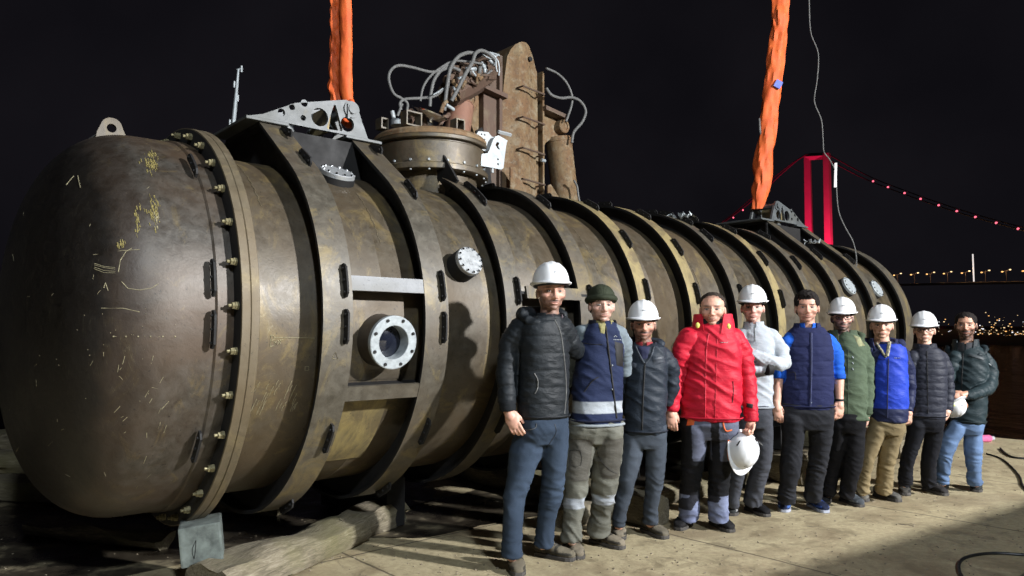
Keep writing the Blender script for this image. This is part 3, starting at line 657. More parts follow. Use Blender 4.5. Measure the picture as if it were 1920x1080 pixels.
t = empty('lifting_sling', (pw.x, pw.y, 0), 0, 'twisted orange lifting sling rising from the far lug', 'lifting sling', 'orange lifting slings')
mb = MB(); sleeve(mb, [rel(t, at(x, y, Y)) for x, y in [(1421, 392), (1424, 372), (1429, 345), (1430, 310), (1437, 262), (1442, 215), (1446, 180), (1453, 120), (1458, 75), (1462, 40), (1463, 0), (1464, -150), (1464, -300)]], [.06, .095, .105, .09, .098, .095, .09, .09, .09], 5, .017, 28, 4); mb.build('sling_sleeve', M['orange'], t, True)
mb = MB(); c = rel(t, at(1459, 158, Y-.1)); mb.box(c, (.09, .02, .10), Matrix.Rotation(.5, 3, 'Y')); mb.build('sling_tag', plain('blue sling tag', (.08, .12, .5), .6), t)
mb = MB(); mb.tube([rel(t, at(1424, 222, Y-.02)), rel(t, at(1425, 245, Y-.03)), rel(t, at(1429, 262, Y-.02))], .012, 6); mb.build('sling_cord', M['hose'], t)
# hanging wire with a white connector rod
Yw = h2w(H(8.2, .9, 0)).y
t = empty('hanging_wire', (at(1630, 600, Yw).x, Yw, 0), 0, 'thin grey wire hanging from above onto the far end of the hull', 'wire')
wp = [(1516, -250), (1516, -60), (1517, 0), (1520, 60), (1534, 100), (1532, 150), (1527, 190), (1540, 225), (1543, 260), (1545, 285), (1556, 300), (1567, 325), (1569, 365), (1573, 398), (1584, 425), (1600, 455), (1606, 490), (1603, 530), (1612, 570), (1625, 595), (1637, 606)]
mb = MB(); mb.tube(spline([rel(t, at(x, y, Yw-.0)) for x, y in wp], 6), .007, 6); mb.build('wire_strand', M['hose'], t, True)
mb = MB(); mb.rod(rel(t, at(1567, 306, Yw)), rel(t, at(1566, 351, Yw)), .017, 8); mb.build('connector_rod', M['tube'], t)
# thin lattice mast of a vessel moored beyond the hull
t = empty('ship_mast', (at(440, 300, 9.0).x, 9.0, 0), 0, 'thin pale whip mast standing behind the front of the hull', 'mast')
mb = MB(); mb.tube([rel(t, (at(434, 300, 9.0).x-.1, 9.0, 0)), rel(t, at(435, 262, 9)), rel(t, at(441, 200, 9)), rel(t, at(447, 130, 9))], [.03, .03, .024, .014], 8); m_ = mb.build('mast_pole', M['zinc'], t)
for y, d in ((131, .04), (160, -.03), (186, .03), (232, -.035)):
    mb = MB(); p = rel(t, at(447-(y-130)*.105, y, 9)); mb.rod(p-Vector((d*.4, 0, 0)), p+Vector((d, 0, .02)), .012, 6); mb.rod(p+Vector((d, 0, -.03)), p+Vector((d, 0, .05)), .014, 6); mb.build('step', M['zinc'], t)

# crumpled clear wrap lying on the hull top and weld beads, small clutter on the far frames
def crumple(s_, a, n_, label, sc=1.0):
    mb = MB(); c = HC(s_, 1.27, R_(a)); rr = random.Random(int(s_*10))
    for _ in range(n_): ell_ = c+Vector((rr.uniform(-.10, .10), rr.uniform(-.13, .13), rr.uniform(-.01, .03)))*sc; d = Vector((rr.uniform(-1, 1), rr.uniform(-1, 1), rr.uniform(-.6, .6))).normalized()*.05*sc; mb.add([ell_, ell_+d, ell_+d.cross(Vector((.3, .2, 1)))*.9, ell_-d*.4+Vector((0, 0, .03))], [(0, 1, 2), (0, 2, 3), (1, 3, 2), (0, 3, 1)])
    o = mb.build('plastic_wrap', M['zinc']); o.location = (CX, CY, 0); o.rotation_euler = (0, 0, TH); tag(o, label, 'plastic wrap')
crumple(4.95, 66, 26, 'crumpled pale wrap on the hull top near the middle rings'); crumple(7.55, 60, 16, 'pale wrap scraps below the far lifting lug', .8)
wb_ = MB()
for s0_ in (.09, .465+.095, 1.165+.09, 1.86+.075, 2.685, 3.395, 4.115, 4.855, 5.615, 6.325, 7.105, 7.985, 8.925):
    pass
for s_, a_ in ((1.0, 42), (3.05, 38), (4.45, 24), (5.95, 30), (2.9, 52), (.25, 52)):
    wb_ = MB(); P_ = [HC(s_+.004*math.sin(k*1.7), SR+.001, R_(a_-14+k)) for k in range(26)]; wb_.tube(P_, .004, 5); wb_.build('weld_scar', M['rim'], hull)
# ------------------------------------------------------------------ rusty grab tower behind the hull
tw = empty('hydraulic_tower', h2w(H(5.1, -2.4, 0)), TH, 'rusty steel column with ladder rungs, side cylinders and hoses behind the hull', 'crane column')
off = H(5.1, -2.4, 0)
def T(s, n, z): return H(s, n, z)-off
def tp(x, y, n): return pn(x, y, n)-off
col = [(4.80, 0), (4.80, 4.4), (4.86, 5.12), (4.90, 5.28), (4.98, 5.41), (5.08, 5.48), (5.20, 5.49), (5.31, 5.42), (5.38, 5.30), (5.43, 5.16), (5.50, 5.13), (5.51, 4.6), (5.47, 3.4), (5.47, 0)]
ztop = lambda q: float(np.interp(q, [c_[0] for c_ in col[1:-1]], [c_[1] for c_ in col[1:-1]]))
xs = [4.80, 4.803, 4.84, 4.89, 4.94, 5.0, 5.05, 5.10, 5.17, 5.24, 5.30, 5.36, 5.41, 5.45, 5.48, 5.50]
nf = lambda q: -2.26+.085*float(np.interp(q, [4.80, 4.98, 5.05, 5.22, 5.30, 5.50], [0, .45, 1, 1, .45, 0]))
V = [T(q, nf(q), 0) for q in xs]+[T(q, -2.72, 0) for q in xs[::-1]]; m_ = len(xs)
V2 = [T(q, nf(q), ztop(q)) for q in xs]+[T(q, -2.72, ztop(q)) for q in xs[::-1]]
mb = MB(); mb.add(V+V2, [(i, (i+1) % (2*m_), 2*m_+(i+1) % (2*m_), 2*m_+i) for i in range(2*m_)]+[(2*m_+i, 2*m_+i+1, 4*m_-2-i, 4*m_-1-i) for i in range(m_-1)]+[tuple(range(2*m_-1, -1, -1))])
mb.build('column', M['rust'], tw, True, sharp=28)
mb = MB(); mb.rod(T(5.24, -2.2, 5.27), T(5.24, -2.15, 5.27), .032, 12); mb.build('pin_hole', M['web'], tw)
for q0, n0_, wd_ in ((4.77, -2.24, .05), (4.60, -2.42, .04)):
    mb = MB(); mb.box(T(q0, n0_-.2, 2.62), (wd_, .42, 5.2)); mb.build('side_plate', M['rustdark'], tw)
mb = MB(); mb.box(T(5.525, -2.25, 2.6), (.03, .10, 5.15)); mb.build('edge_flange', M['rust'], tw)
for i in range(6):      # ladder rungs
    z = 4.80-.42*i; mb = MB(); a = 5.02; b = 5.42
    mb.tube([T(a, -2.2, z+.02), T(a, -2.07, z+.02), T(b, -2.07, z-.01), T(b, -2.24, z-.01)], .013, 6); mb.build('rung', M['rustdark'], tw, True)
la = [(4.85, 5.20), (4.62, 5.10), (4.30, 4.80), (4.12, 4.64), (4.06, 4.48), (4.10, 4.38), (4.22, 4.36), (4.36, 4.30), (4.44, 4.12), (4.50, 3.5), (4.85, 3.3)]
ra = [(5.50, 4.93), (5.60, 4.80), (5.78, 4.68), (5.97, 4.60), (6.05, 4.48), (6.03, 4.35), (5.92, 4.30), (5.78, 4.29), (5.66, 4.20), (5.55, 4.02), (5.50, 3.9)]
for nm, pl, n in (('side_arm', la, -2.38), ('side_arm', ra, -2.30)):
    mb = MB(); mb.prism(pl, lambda a, b, t: T(a, n-.14*t, b)); mb.build(nm, M['rust'], tw)
mb = MB(); mb.box(T(4.66, -2.34, 2.5), (.28, .10, 5.1)); mb.build('side_channel', M['rustdark'], tw)
mb = MB(); mb.prism([(4.32, 4.70), (4.36, 4.74), (4.83, 4.69), (4.83, 4.63)], lambda a, b, t: T(a, -2.42+.26*t, b)); mb.build('stiffener', M['rustdark'], tw)
mb = MB(); mb.prism([(5.52, 4.68), (5.52, 4.62), (5.94, 4.57), (5.98, 4.62)], lambda a, b, t: T(a, -2.36+.22*t, b)); mb.build('stiffener', M['rustdark'], tw)
def ax_disc(s, z, r, n0, n1, mat, name, par=tw, seg=28):
    mb = MB(); c = T(s, 0, z); f = lambda n, rr, a: Vector((c.x+rr*math.cos(a), -n-off.y, c.z+rr*math.sin(a)))
    mb.lathe([(n0, r), (n1-.01, r), (n1, r-.01), (n1, r*.62), (n1-.014, r*.6), (n1-.014, 0)], f, seg); return mb.build(name, mat, par, True, sharp=30)
ax_disc(4.24, 4.54, .16, -2.5, -2.24, M['rust'], 'pivot_pin'); ax_disc(5.93, 4.47, .10, -2.46, -2.18, M['rust'], 'pivot_pin')
def ram(a, b, r, mat, name='hydraulic_cylinder'):
    mb = MB(); a, b = Vector(a), Vector(b); mb.tube([a, a+(b-a)*.03, a+(b-a)*.035, b], [r*.9, r*1.04, r, r], 28); return mb.build(name, mat, tw, True)
ram(T(5.93, -2.32, 4.33), T(6.27, -2.32, 2.3), .19, M['rust'])
ram(T(4.14, -2.28, 4.44), T(3.80, -2.1, 3.2), .17, M['redlead'])
mb = MB(); mb.prism([(4.30, 4.1), (4.40, 4.16), (4.50, 3.9), (4.58, 3.3), (4.4, 3.3), (4.38, 3.8)], lambda a, b, t: T(a, -2.2+.03*t, b)); mb.build('curved_guard', M['web'], tw)
for pl in ([(4.78, 3.68), (4.86, 3.69), (5.08, 3.38), (4.78, 3.3)], [(5.46, 3.53), (5.52, 3.55), (5.68, 3.38), (5.46, 3.3)]):
    mb = MB(); mb.prism([(a, b) for a, b in pl], lambda a, b, t: T(a, -2.05-.02*t, b)); mb.build('gusset', M['rust'], tw)
mb = MB(); mb.prism([(5.47, 3.78), (5.60, 3.77), (5.66, 3.72), (5.68, 3.0), (5.47, 3.0)], lambda a, b, t: T(a, -2.5-.02*t, b)); mb.build('foot_plate', M['rust'], tw)
mb = MB(); mb.box(T(5.2, -2.3, 1.6), (1.6, .5, 3.2)); mb.build('base_frame', M['rustdark'], tw)
# hose bundle and manifold on the left arm
mb = MB(); mb.tube([tp(842, 178, -2.1), tp(868, 160, -2.2), tp(900, 140, -2.3), tp(925, 118, -2.35)], [.16, .20, .2, .14], 10); 
for a, b, r in (((835, 150), (925, 112), .05), ((845, 128), (905, 122), .035), ((840, 172), (915, 135), .06), ((860, 120), (930, 128), .03), ((870, 146), (928, 146), .03)): mb.tube([tp(*a, -2.0), tp(*b, -2.15)], r, 8)
mb.build('valve_manifold', M['rustdark'], tw, True)
rr = random.Random(8)
for _ in range(26):
    x = rr.uniform(838, 925); y = 176-(x-838)*.62+rr.uniform(-22, 14); mb = MB(); p = tp(x, y, -1.95); d = Vector((rr.uniform(-1, 1), -.3, rr.uniform(-1, 1))).normalized()*.07
    mb.rod(p-d, p+d, rr.uniform(.012, .03), 8); mb.build('fitting', rr.choice([M['rustdark'], M['rust'], M['hose'], M['zinc']]), tw, True)
def hose(pts, r, n=-1.9, mat='hose', name='hose'):
    mb = MB(); mb.tube(spline([tp(x, y, n) for x, y in pts], 8), r*.78, 10); return mb.build(name, M[mat], tw, True)
hose([(762, 214), (764, 195), (755, 186), (738, 175), (729, 150), (733, 132), (748, 123), (775, 127), (810, 135), (840, 128)], .022)
hose([(788, 190), (793, 165), (805, 145), (825, 128), (850, 115), (880, 116), (905, 120)], .018); hose([(806, 200), (808, 175), (815, 148), (832, 127), (842, 124), (862, 132)], .027)
hose([(833, 208), (836, 180), (840, 150), (846, 125), (860, 106), (878, 99), (892, 101)], .030, -1.85); hose([(846, 190), (858, 168), (872, 140), (885, 118), (892, 100), (903, 95), (915, 100), (928, 112)], .030, -1.8)
hose([(752, 206), (750, 194), (760, 186), (790, 184), (815, 180), (835, 165)], .022); hose([(745, 218), (750, 205), (754, 195)], .02, -1.9)
hose([(812, 178), (822, 172), (830, 166)], .012, -1.8, 'zinc'); hose([(826, 212), (832, 196), (838, 190)], .03, -1.7, 'rust'); hose([(836, 196), (848, 204), (851, 206)], .028, -1.7, 'zinc')
hose([(1024, 128), (1045, 138), (1062, 155), (1072, 178), (1072, 195), (1066, 215), (1061, 228)], .022, -2.1); hose([(1024, 165), (1034, 178), (1052, 184), (1072, 183), (1088, 190), (1098, 208), (1092, 228), (1076, 248), (1072, 268)], .026, -2.05)
hose([(1076, 338), (1082, 350), (1084, 365), (1087, 380)], .018, -2.0); hose([(1015, 300), (1022, 302)], .03, -2.15, 'zinc')
for pts in ([(922, 104), (932, 112), (936, 128), (935, 142)], [(918, 100), (928, 106), (930, 125), (932, 135)], [(905, 103), (922, 110), (935, 102)], [(915, 98), (925, 100), (936, 104)]): hose(pts, .014, -1.9, 'zinc', 'rope_lashing')
# ------------------------------------------------------------------ small things on the quay
def ground_tube(name, pts, r, label, mat='black', cat='cable'):
    P = [gr(x, y)+Vector((0, 0, r)) for x, y in pts]; mb = MB(); mb.tube(spline(P, 8), r, 8); o = mb.build(name, M[mat], None, True); return tag(o, label, cat)
ground_tube('power_cable', [(1990, 1046), (1920, 1043), (1870, 1040), (1830, 1043), (1803, 1053), (1798, 1070), (1808, 1090), (1830, 1120)], .010, 'thick black cable looping across the shaded lower right corner')
ground_tube('power_cable', [(1876, 842), (1882, 849), (1892, 856), (1905, 860), (1930, 862)], .012, 'thin dark cable near the quay edge at the right')
ground_tube('power_cable', [(1850, 852), (1875, 860), (1895, 875), (1912, 895), (1920, 915), (1950, 940)], .009, 'thin dark cable curving right of the last man')
t = empty('pink_bottle', gr(1848, 829), .2, 'small pink capped bottle lying near the quay edge', 'bottle')
pk = plain('pink plastic', (.55, .12, .25), .4); mb = MB(); mb.tube([(-.12, 0, .05), (-.10, 0, .05), (.06, 0, .05), (.09, 0, .05)], [.03, .05, .05, .03], 16); mb.build('body', pk, t, True)
mb = MB(); mb.rod((.09, 0, .05), (.13, 0, .05), .03, 14); mb.build('cap', M['white'], t, True)
# litter chips: grit on the concrete
rr = random.Random(11); mb = MB()
for _ in range(1500):
    p = gr(rr.uniform(-100, 2000), rr.choice([rr.uniform(830, 1120), rr.uniform(900, 1120)])); s = rr.uniform(.002, .007)
    m_ = Matrix.Rotation(rr.uniform(0, 6), 3, 'Z') @ Matrix.Rotation(rr.uniform(0, 1), 3, 'X'); mb.box(p+Vector((0, 0, s*.4)), (s*2, s*1.3, s), m_)
o = mb.build('grit', plain('grit', (.24, .20, .14), .9, 0, .5, 3, 0)); tag(o, 'loose grit and stone chips on the concrete', 'grit', kind='stuff')
# unseen wall added right of the camera; its top casts the key floodlight's shadow edge
def shadow_wall():
    L3 = Vector(KEY); t = .18; W = lambda x, y: Vector((x+(L3.x-x)*t, y+(L3.y-y)*t, 0)); a, b = W(1.0, 4.13), W(6.4, 7.74); hgt = L3.z*t
    nn = Vector((-(b-a).y, (b-a).x, 0)).normalized(); mb = MB()
    mb.add([a-nn*.1, b-nn*.1, b+nn*.1, a+nn*.1]+[p+Vector((0, 0, hgt)) for p in (a-nn*.1, b-nn*.1, b+nn*.1, a+nn*.1)], [(0,1,5,4),(1,2,6,5),(2,3,7,6),(3,0,4,7),(4,5,6,7),(3,2,1,0)])
    o = mb.build('added_shadow_wall', M['ring']); tag(o, 'unseen wall added right of the camera to cast the shadow edge on the concrete', 'low wall')
shadow_wall()
def floodlight(loc, tgt, label):
    t = empty('floodlight_mast', (loc[0], loc[1], 0), 0, label, 'floodlight', 'floodlights lighting the quay')
    d = (Vector(tgt)-Vector(loc)).normalized(); p = Vector((0, 0, loc[2])); b = p-d*.32
    mb = MB(); mb.rod((b.x, b.y, 0), (b.x, b.y, loc[2]-.1), .06, 12); mb.build('mast', M['hose'], t)
    q_ = d.to_track_quat('-Z', 'Y').to_matrix(); mb = MB(); mb.box(b-d*.0, (.7, .5, .18), q_); mb.build('lamp_housing', M['black'], t)
    mb = MB(); mb.box(b+d*.095, (.62, .42, .012), q_); mb.build('lamp_lens', lamp_mat('floodlight lens', (1, .97, .92), 6), t)
floodlight(KEY, (1.5, 6, 1.3), 'tall floodlight mast off to the right of the camera'); floodlight(FILL, (1.2, 6, 1.6), 'floodlight mast behind the camera')
# ------------------------------------------------------------------ people
def wn(p, f, seed=0): return noise.noise(Vector((p[0]*f[0]+seed, p[1]*f[1]+seed*.37, p[2]*f[2]-seed)))
def remesh(mb, voxel, smooth_it=3, sf=.5):
    me = bpy.data.meshes.new('tmp'); me.from_pydata(mb.v, [], mb.f); me.update()
    bm = bmesh.new(); bm.from_mesh(me); bmesh.ops.recalc_face_normals(bm, faces=bm.faces); bm.to_mesh(me); bm.free()
    o = bpy.data.objects.new('tmp', me); S.collection.objects.link(o)
    m = o.modifiers.new('r', 'REMESH'); m.mode = 'VOXEL'; m.voxel_size = voxel; m.adaptivity = 0
    if smooth_it: s_ = o.modifiers.new('s', 'SMOOTH'); s_.factor = sf; s_.iterations = smooth_it
    bpy.context.view_layer.update()
    out = bpy.data.meshes.new_from_object(o.evaluated_get(bpy.context.evaluated_depsgraph_get()))
    bpy.data.objects.remove(o); bpy.data.meshes.remove(me); return out
def arr(me):
    n = len(me.vertices); c = np.empty(n*3); me.vertices.foreach_get('co', c); nn = np.empty(n*3); me.vertices.foreach_get('normal', nn)
    return c.reshape(-1, 3), nn.reshape(-1, 3)
def put(me, c): me.vertices.foreach_set('co', c.ravel()); me.update()
def setcol(me, cols, name='tint'):
    a = me.attributes.new(name, 'FLOAT_COLOR', 'POINT'); a.data.foreach_set('color', np.hstack([cols, np.ones((len(cols), 1))]).astype(np.float32).ravel())
def cloth_mat(name, rough=.8, weave=220, amt=.2, sheen=.0, spec=.2, wamt=.35):
    t = NT(name); a = t.n('ShaderNodeAttribute'); a.attribute_name = 'tint'
    f = t.noise(weave, 3); g = t.noise(7, 6, .65)
    c = t.mix(.35, a.outputs['Color'], t.ramp(g, [(.3, .55), (.7, 1.3)]), 'MULTIPLY')
    t.set(Base_Color=c, Roughness=rough); t.b.inputs['Specular IOR Level'].default_value = spec; t.b.inputs['Sheen Weight'].default_value = sheen
    wr_ = t.math('ABSOLUTE', t.math('SUBTRACT', t.noise(11, 4, .55, t.mapping((1, 1, 2.2)), 1.2), .5))
    b1 = t.bump(wr_, wamt, .018); t.bump(t.math('ADD', f, t.math('MULTIPLY', t.noise(38, 5, .6, t.mapping((1, 1, 1.6)), .8), 1.5)), amt, .004, b1); return t.m
M['cloth'] = cloth_mat('woven cloth'); M['nylon'] = cloth_mat('nylon shell', .55, 120, .2, .0, .22, .4); M['denim'] = cloth_mat('denim', .9, 300, .2, 0, .1, .12)
def skin_mat():
    t = NT('skin'); a = t.n('ShaderNodeAttribute'); a.attribute_name = 'tint'
    c = t.mix(.3, a.outputs['Color'], t.ramp(t.noise(60, 4), [(.3, .75), (.7, 1.2)]), 'MULTIPLY')
    t.set(Base_Color=c, Roughness=.5); t.b.inputs['Subsurface Weight'].default_value = .08; t.b.inputs['Subsurface Radius'].default_value = (.01, .004, .002)
    t.bump(t.noise(150, 3), .12, .002); return t.m
M['skin'] = skin_mat()
M['helmetw'] = plain('white helmet shell', (.78, .79, .80), .35, 0, .04, 8, .02); M['eye'] = plain('eye white', (.30, .27, .25), .3, 0, .05); M['iris'] = plain('dark iris', (.03, .02, .015), .2, 0, .1)
M['lens'] = plain('dark frame', (.02, .02, .02), .3); M['sole'] = plain('shoe sole', (.05, .045, .04), .8, 0, .3)
LIN = lambda r, g, b: tuple((x/255)**2.2 for x in (r, g, b))
def ell(mb, c, r, m=None, seg=20, rings=12):
    c = Vector(c); v = []; F = []
    for i in range(rings+1):
        th = math.pi*i/rings
        for k in range(seg):
            p = Vector((r[0]*math.sin(th)*math.cos(2*math.pi*k/seg), r[1]*math.sin(th)*math.sin(2*math.pi*k/seg), r[2]*math.cos(th)))
            v.append((m @ p if m is not None else p)+c)
    for i in range(rings):
        for k in range(seg):
            F.append((i*seg+k, i*seg+(k+1) % seg, (i+1)*seg+(k+1) % seg, (i+1)*seg+k))
    mb.add(v, F)
def cap(mb, a, b, r1, r2):             # tapered limb with round ends
    a, b = Vector(a), Vector(b); d = b-a; L_ = d.length; d = d/L_; pts = []; rr = []
    for t in (0, .3, .6, .85): pts.append(a-d*r1*math.cos(t*math.pi/2)); rr.append(max(.0015, r1*math.sin(t*math.pi/2)))
    pts += [a, a+(b-a)*.5, b]; rr += [r1, (r1+r2)/2, r2]
    for t in (.85, .6, .3, 0): pts.append(b+d*r2*math.cos(t*math.pi/2)); rr.append(max(.0015, r2*math.sin(t*math.pi/2)))
    mb.tube(pts, rr, 14)
def loft(mb, secs, seg=36, ex=2.3):     # secs: (center, a, b, axisA, axisB)
    v = []
    for c, a, b, A, B in secs:
        for k in range(seg):
            t = 2*math.pi*k/seg; ct, st = math.cos(t), math.sin(t)
            v.append(c+A*(a*math.copysign(abs(ct)**(2/ex), ct))+B*(b*math.copysign(abs(st)**(2/ex), st)))
    n = len(secs); F = [(i*seg+k, i*seg+(k+1) % seg, (i+1)*seg+(k+1) % seg, (i+1)*seg+k) for i in range(n-1) for k in range(seg)]
    F += [tuple(range(seg-1, -1, -1)), tuple(range((n-1)*seg, n*seg))]; mb.add(v, F)
def hand(mb, w, d, pn_, side, s=1.0, curl=.5, grip=False):
    """w wrist point, d direction wrist->fingers, pn_ palm normal, side unit towards the thumb"""
    w = Vector(w); d = Vector(d).normalized(); pn_ = Vector(pn_); pn_ = (pn_-d*pn_.dot(d)).normalized(); sd = d.cross(pn_); 
    if sd.dot(Vector(side)) < 0: sd = -sd
    m = Matrix((sd, pn_, d)).transposed()
    ell(mb, w+d*.05*s, (.042*s, .019*s, .058*s), m)
    cap(mb, w-d*.03*s, w+d*.03*s, .030*s, .033*s)
    for k, (off, ln) in enumerate(((.030, .074), (.010, .082), (-.011, .076), (-.030, .060))):
        p = w+d*.088*s+sd*off*s; dirn = d; r = (.0102-.0006*k)*s
        c_ = curl*(1.0+.12*k) if not grip else 1.25+.08*k
        for seg_ in (.46, .32, .24):
            ang = c_*(.75 if seg_ == .46 else 1.0); q_ = (dirn*math.cos(ang)+(-pn_ if False else pn_)*math.sin(ang)).normalized()
            e = p+q_*ln*s*seg_; cap(mb, p, e, r, r*.93); p = e; pd = q_
            axis_n = (pn_*math.cos(ang)-dirn*math.sin(ang)).normalized(); dirn = q_; pn2 = axis_n; r *= .93
            pn_, pn_old = pn2, pn_
        pn_ = Vector((m[0][1], m[1][1], m[2][1]))
    p = w+d*.022*s+sd*.030*s; q_ = (d*.85+sd*.36+pn_*.35).normalized(); e = p+q_*.042*s; cap(mb, p, e, .0145*s, .0115*s)
    q2 = (d*.95+sd*.05+pn_*.45).normalized(); cap(mb, e, e+q2*.032*s, .0112*s, .0095*s)
SK = LIN(205, 160, 138)
def gs(P, c, r): return np.exp(-(((P-np.array(c))/np.array(r))**2).sum(1))
def head_feat(c, nrm, hc, A, F_, s, sp):
    """sculpt and colour the head part of the body mesh; local frame: a lateral, f forward, z up (origin mid-head)"""
    A = np.array(A); F_ = np.array(F_); L = c-np.array(hc); P = np.stack([L@A/1.10, L@F_, L[:, 2]], 1)/s
    near = (np.abs(P[:, 2]) < .2) & (np.abs(P[:, 0]) < .16) & (np.abs(P[:, 1]) < .2)
    dF = np.zeros(len(P)); fr = P[:, 1] > .02
    for sg in (-1, 1):
        dF -= .011*gs(P, (sg*.031, .078, .008), (.017, .03, .011)); dF += .004*gs(P, (sg*.032, .088, .026), (.02, .03, .006))
        dF -= .005*gs(P, (sg*.05, .06, -.05), (.02, .04, .03)); dF += .004*gs(P, (sg*.042, .07, -.022), (.016, .03, .012))
    dF -= .005*gs(P, (0, .09, -.0655), (.024, .03, .003)); dF += .0035*gs(P, (0, .09, -.059), (.02, .03, .004)); dF += .004*gs(P, (0, .09, -.073), (.018, .03, .005))
    dF -= .004*gs(P, (0, .09, -.083), (.018, .03, .005))
    c[near & fr] += (dF[near & fr]*s)[:, None]*F_
    col = np.tile(np.array(sp.get('skin', SK)), (len(c), 1))
    def mix(w, k): 
        w = np.clip(w, 0, 1)[:, None]*near[:, None]; col[:] = col*(1-w)+np.array(k)*w
    rz = np.array([wn(p, (60, 60, 60)) for p in P]) if True else 0
    mix(.35*(gs(P, (.045, .07, -.03), (.02, .05, .02))+gs(P, (-.045, .07, -.03), (.02, .05, .02)))+.3*gs(P, (0, .11, -.02), (.014, .04, .014)), (.50, .20, .15))
    mix(.75*gs(P, (0, .09, -.066), (.024, .06, .0075)), (.34, .11, .09)); mix(.9*gs(P, (0, .09, -.0655), (.022, .06, .0018)), (.10, .03, .03))
    hair = np.array(sp.get('hair', (.012, .009, .008)))
    for sg in (-1, 1): 
        mix(.9*np.clip(1.6*gs(P, (sg*.032, .08, .0285), (.019, .06, .0042)), 0, 1), hair*1.3); mix(.45*gs(P, (sg*.031, .08, .006), (.019, .06, .010)), (.16, .08, .06))
        mix(.8*np.clip(2*gs(P, (sg*.031, .08, .0115), (.015, .06, .0018)), 0, 1), (.03, .02, .015))
    b = sp.get('beard', 0); mu = sp.get('moustache', b)
    jaw = np.clip((-.024-P[:, 2]+np.clip(.05-np.abs(P[:, 0]), -.02, .02)*-.8)/.014, 0, 1)*(P[:, 1] > -.02)*np.clip((P[:, 2]+.15)/.02, 0, 1)
    jaw *= 1-np.clip(1.4*gs(P, (0, .09, -.066), (.023, .08, .009)), 0, 1)
    jaw *= 1-np.clip(1.5*gs(P, (0, .12, -.02), (.022, .1, .026)), 0, 1)*.8
    side = ((np.abs(P[:, 0]) > .052) & (P[:, 2] < .01) & (P[:, 2] > -.09) & (P[:, 1] > -.012) & (P[:, 1] < .045))*1.0
    mix(np.clip(0.88*b*np.maximum(jaw, side*.8)*(.95+.4*rz), 0, .95), hair); mix(mu*1.5*gs(P, (0, .09, -.0525), (.028, .06, .0065)), hair*1.2)
    mix(sp.get('scalp', 0)*np.clip((P[:, 2]-.072-.25*np.clip(P[:, 1]-.03, 0, 1)+.01*rz)/.02, 0, 1), hair)
    hl = sp.get('hairline', .062)    # scalp hair colour where a helmet or hair mesh sits above
    mix(((P[:, 2] > hl-.35*np.clip(P[:, 1], -.1, .1)*0) & (P[:, 1] < .085)) * .0+((P[:, 2] > -.035) & (P[:, 1] < -.005))*sp.get('sides', .9), hair)
    return col
def make_head(mb, hc, A, F_, s, neck_to, nr=.058):
    hc = Vector(hc); A = Vector(A); F_ = Vector(F_); Z = Vector((0, 0, 1)); m = Matrix((A, F_, Z)).transposed(); WX = 1.10
    E = lambda x, y, z, r: ell(mb, hc+(A*x*WX+F_*y+Z*z)*s, [r[0]*s*WX, r[1]*s, r[2]*s], m)
    E(0, -.012, .042, (.077, .098, .078)); E(0, .018, -.005, (.068, .074, .085)); E(0, .028, -.050, (.0575, .056, .050)); E(0, .058, -.088, (.026, .026, .022))
    E(.036, .045, -.025, (.032, .035, .03)); E(-.036, .045, -.025, (.032, .035, .03)); E(0, .055, .035, (.054, .036, .032))
    E(0, -.03, -.04, (.06, .06, .07)); E(0, .078, -.063, (.028, .016, .014))
    cap(mb, hc+(F_*.088+Z*.018)*s, hc+(F_*.108-Z*.028)*s, .0075*s, .0125*s); E(.011, .098, -.034, (.009, .010, .008)); E(-.011, .098, -.034, (.009, .010, .008))
    for sg in (-1, 1): ell(mb, hc+(A*sg*.085-F_*.005-Z*.008)*s, (.010*s, .020*s, .032*s), m)
    nb = Vector(neck_to); loft(mb, [(hc-Z*.02*s-F_*.02*s, nr*s, nr*s, A, F_), (nb*.5+(hc-Z*.05*s-F_*.02*s)*.5, nr*s, nr*s, A, F_), (nb, nr*1.15*s, nr*1.1*s, A, F_)], 24, 2)
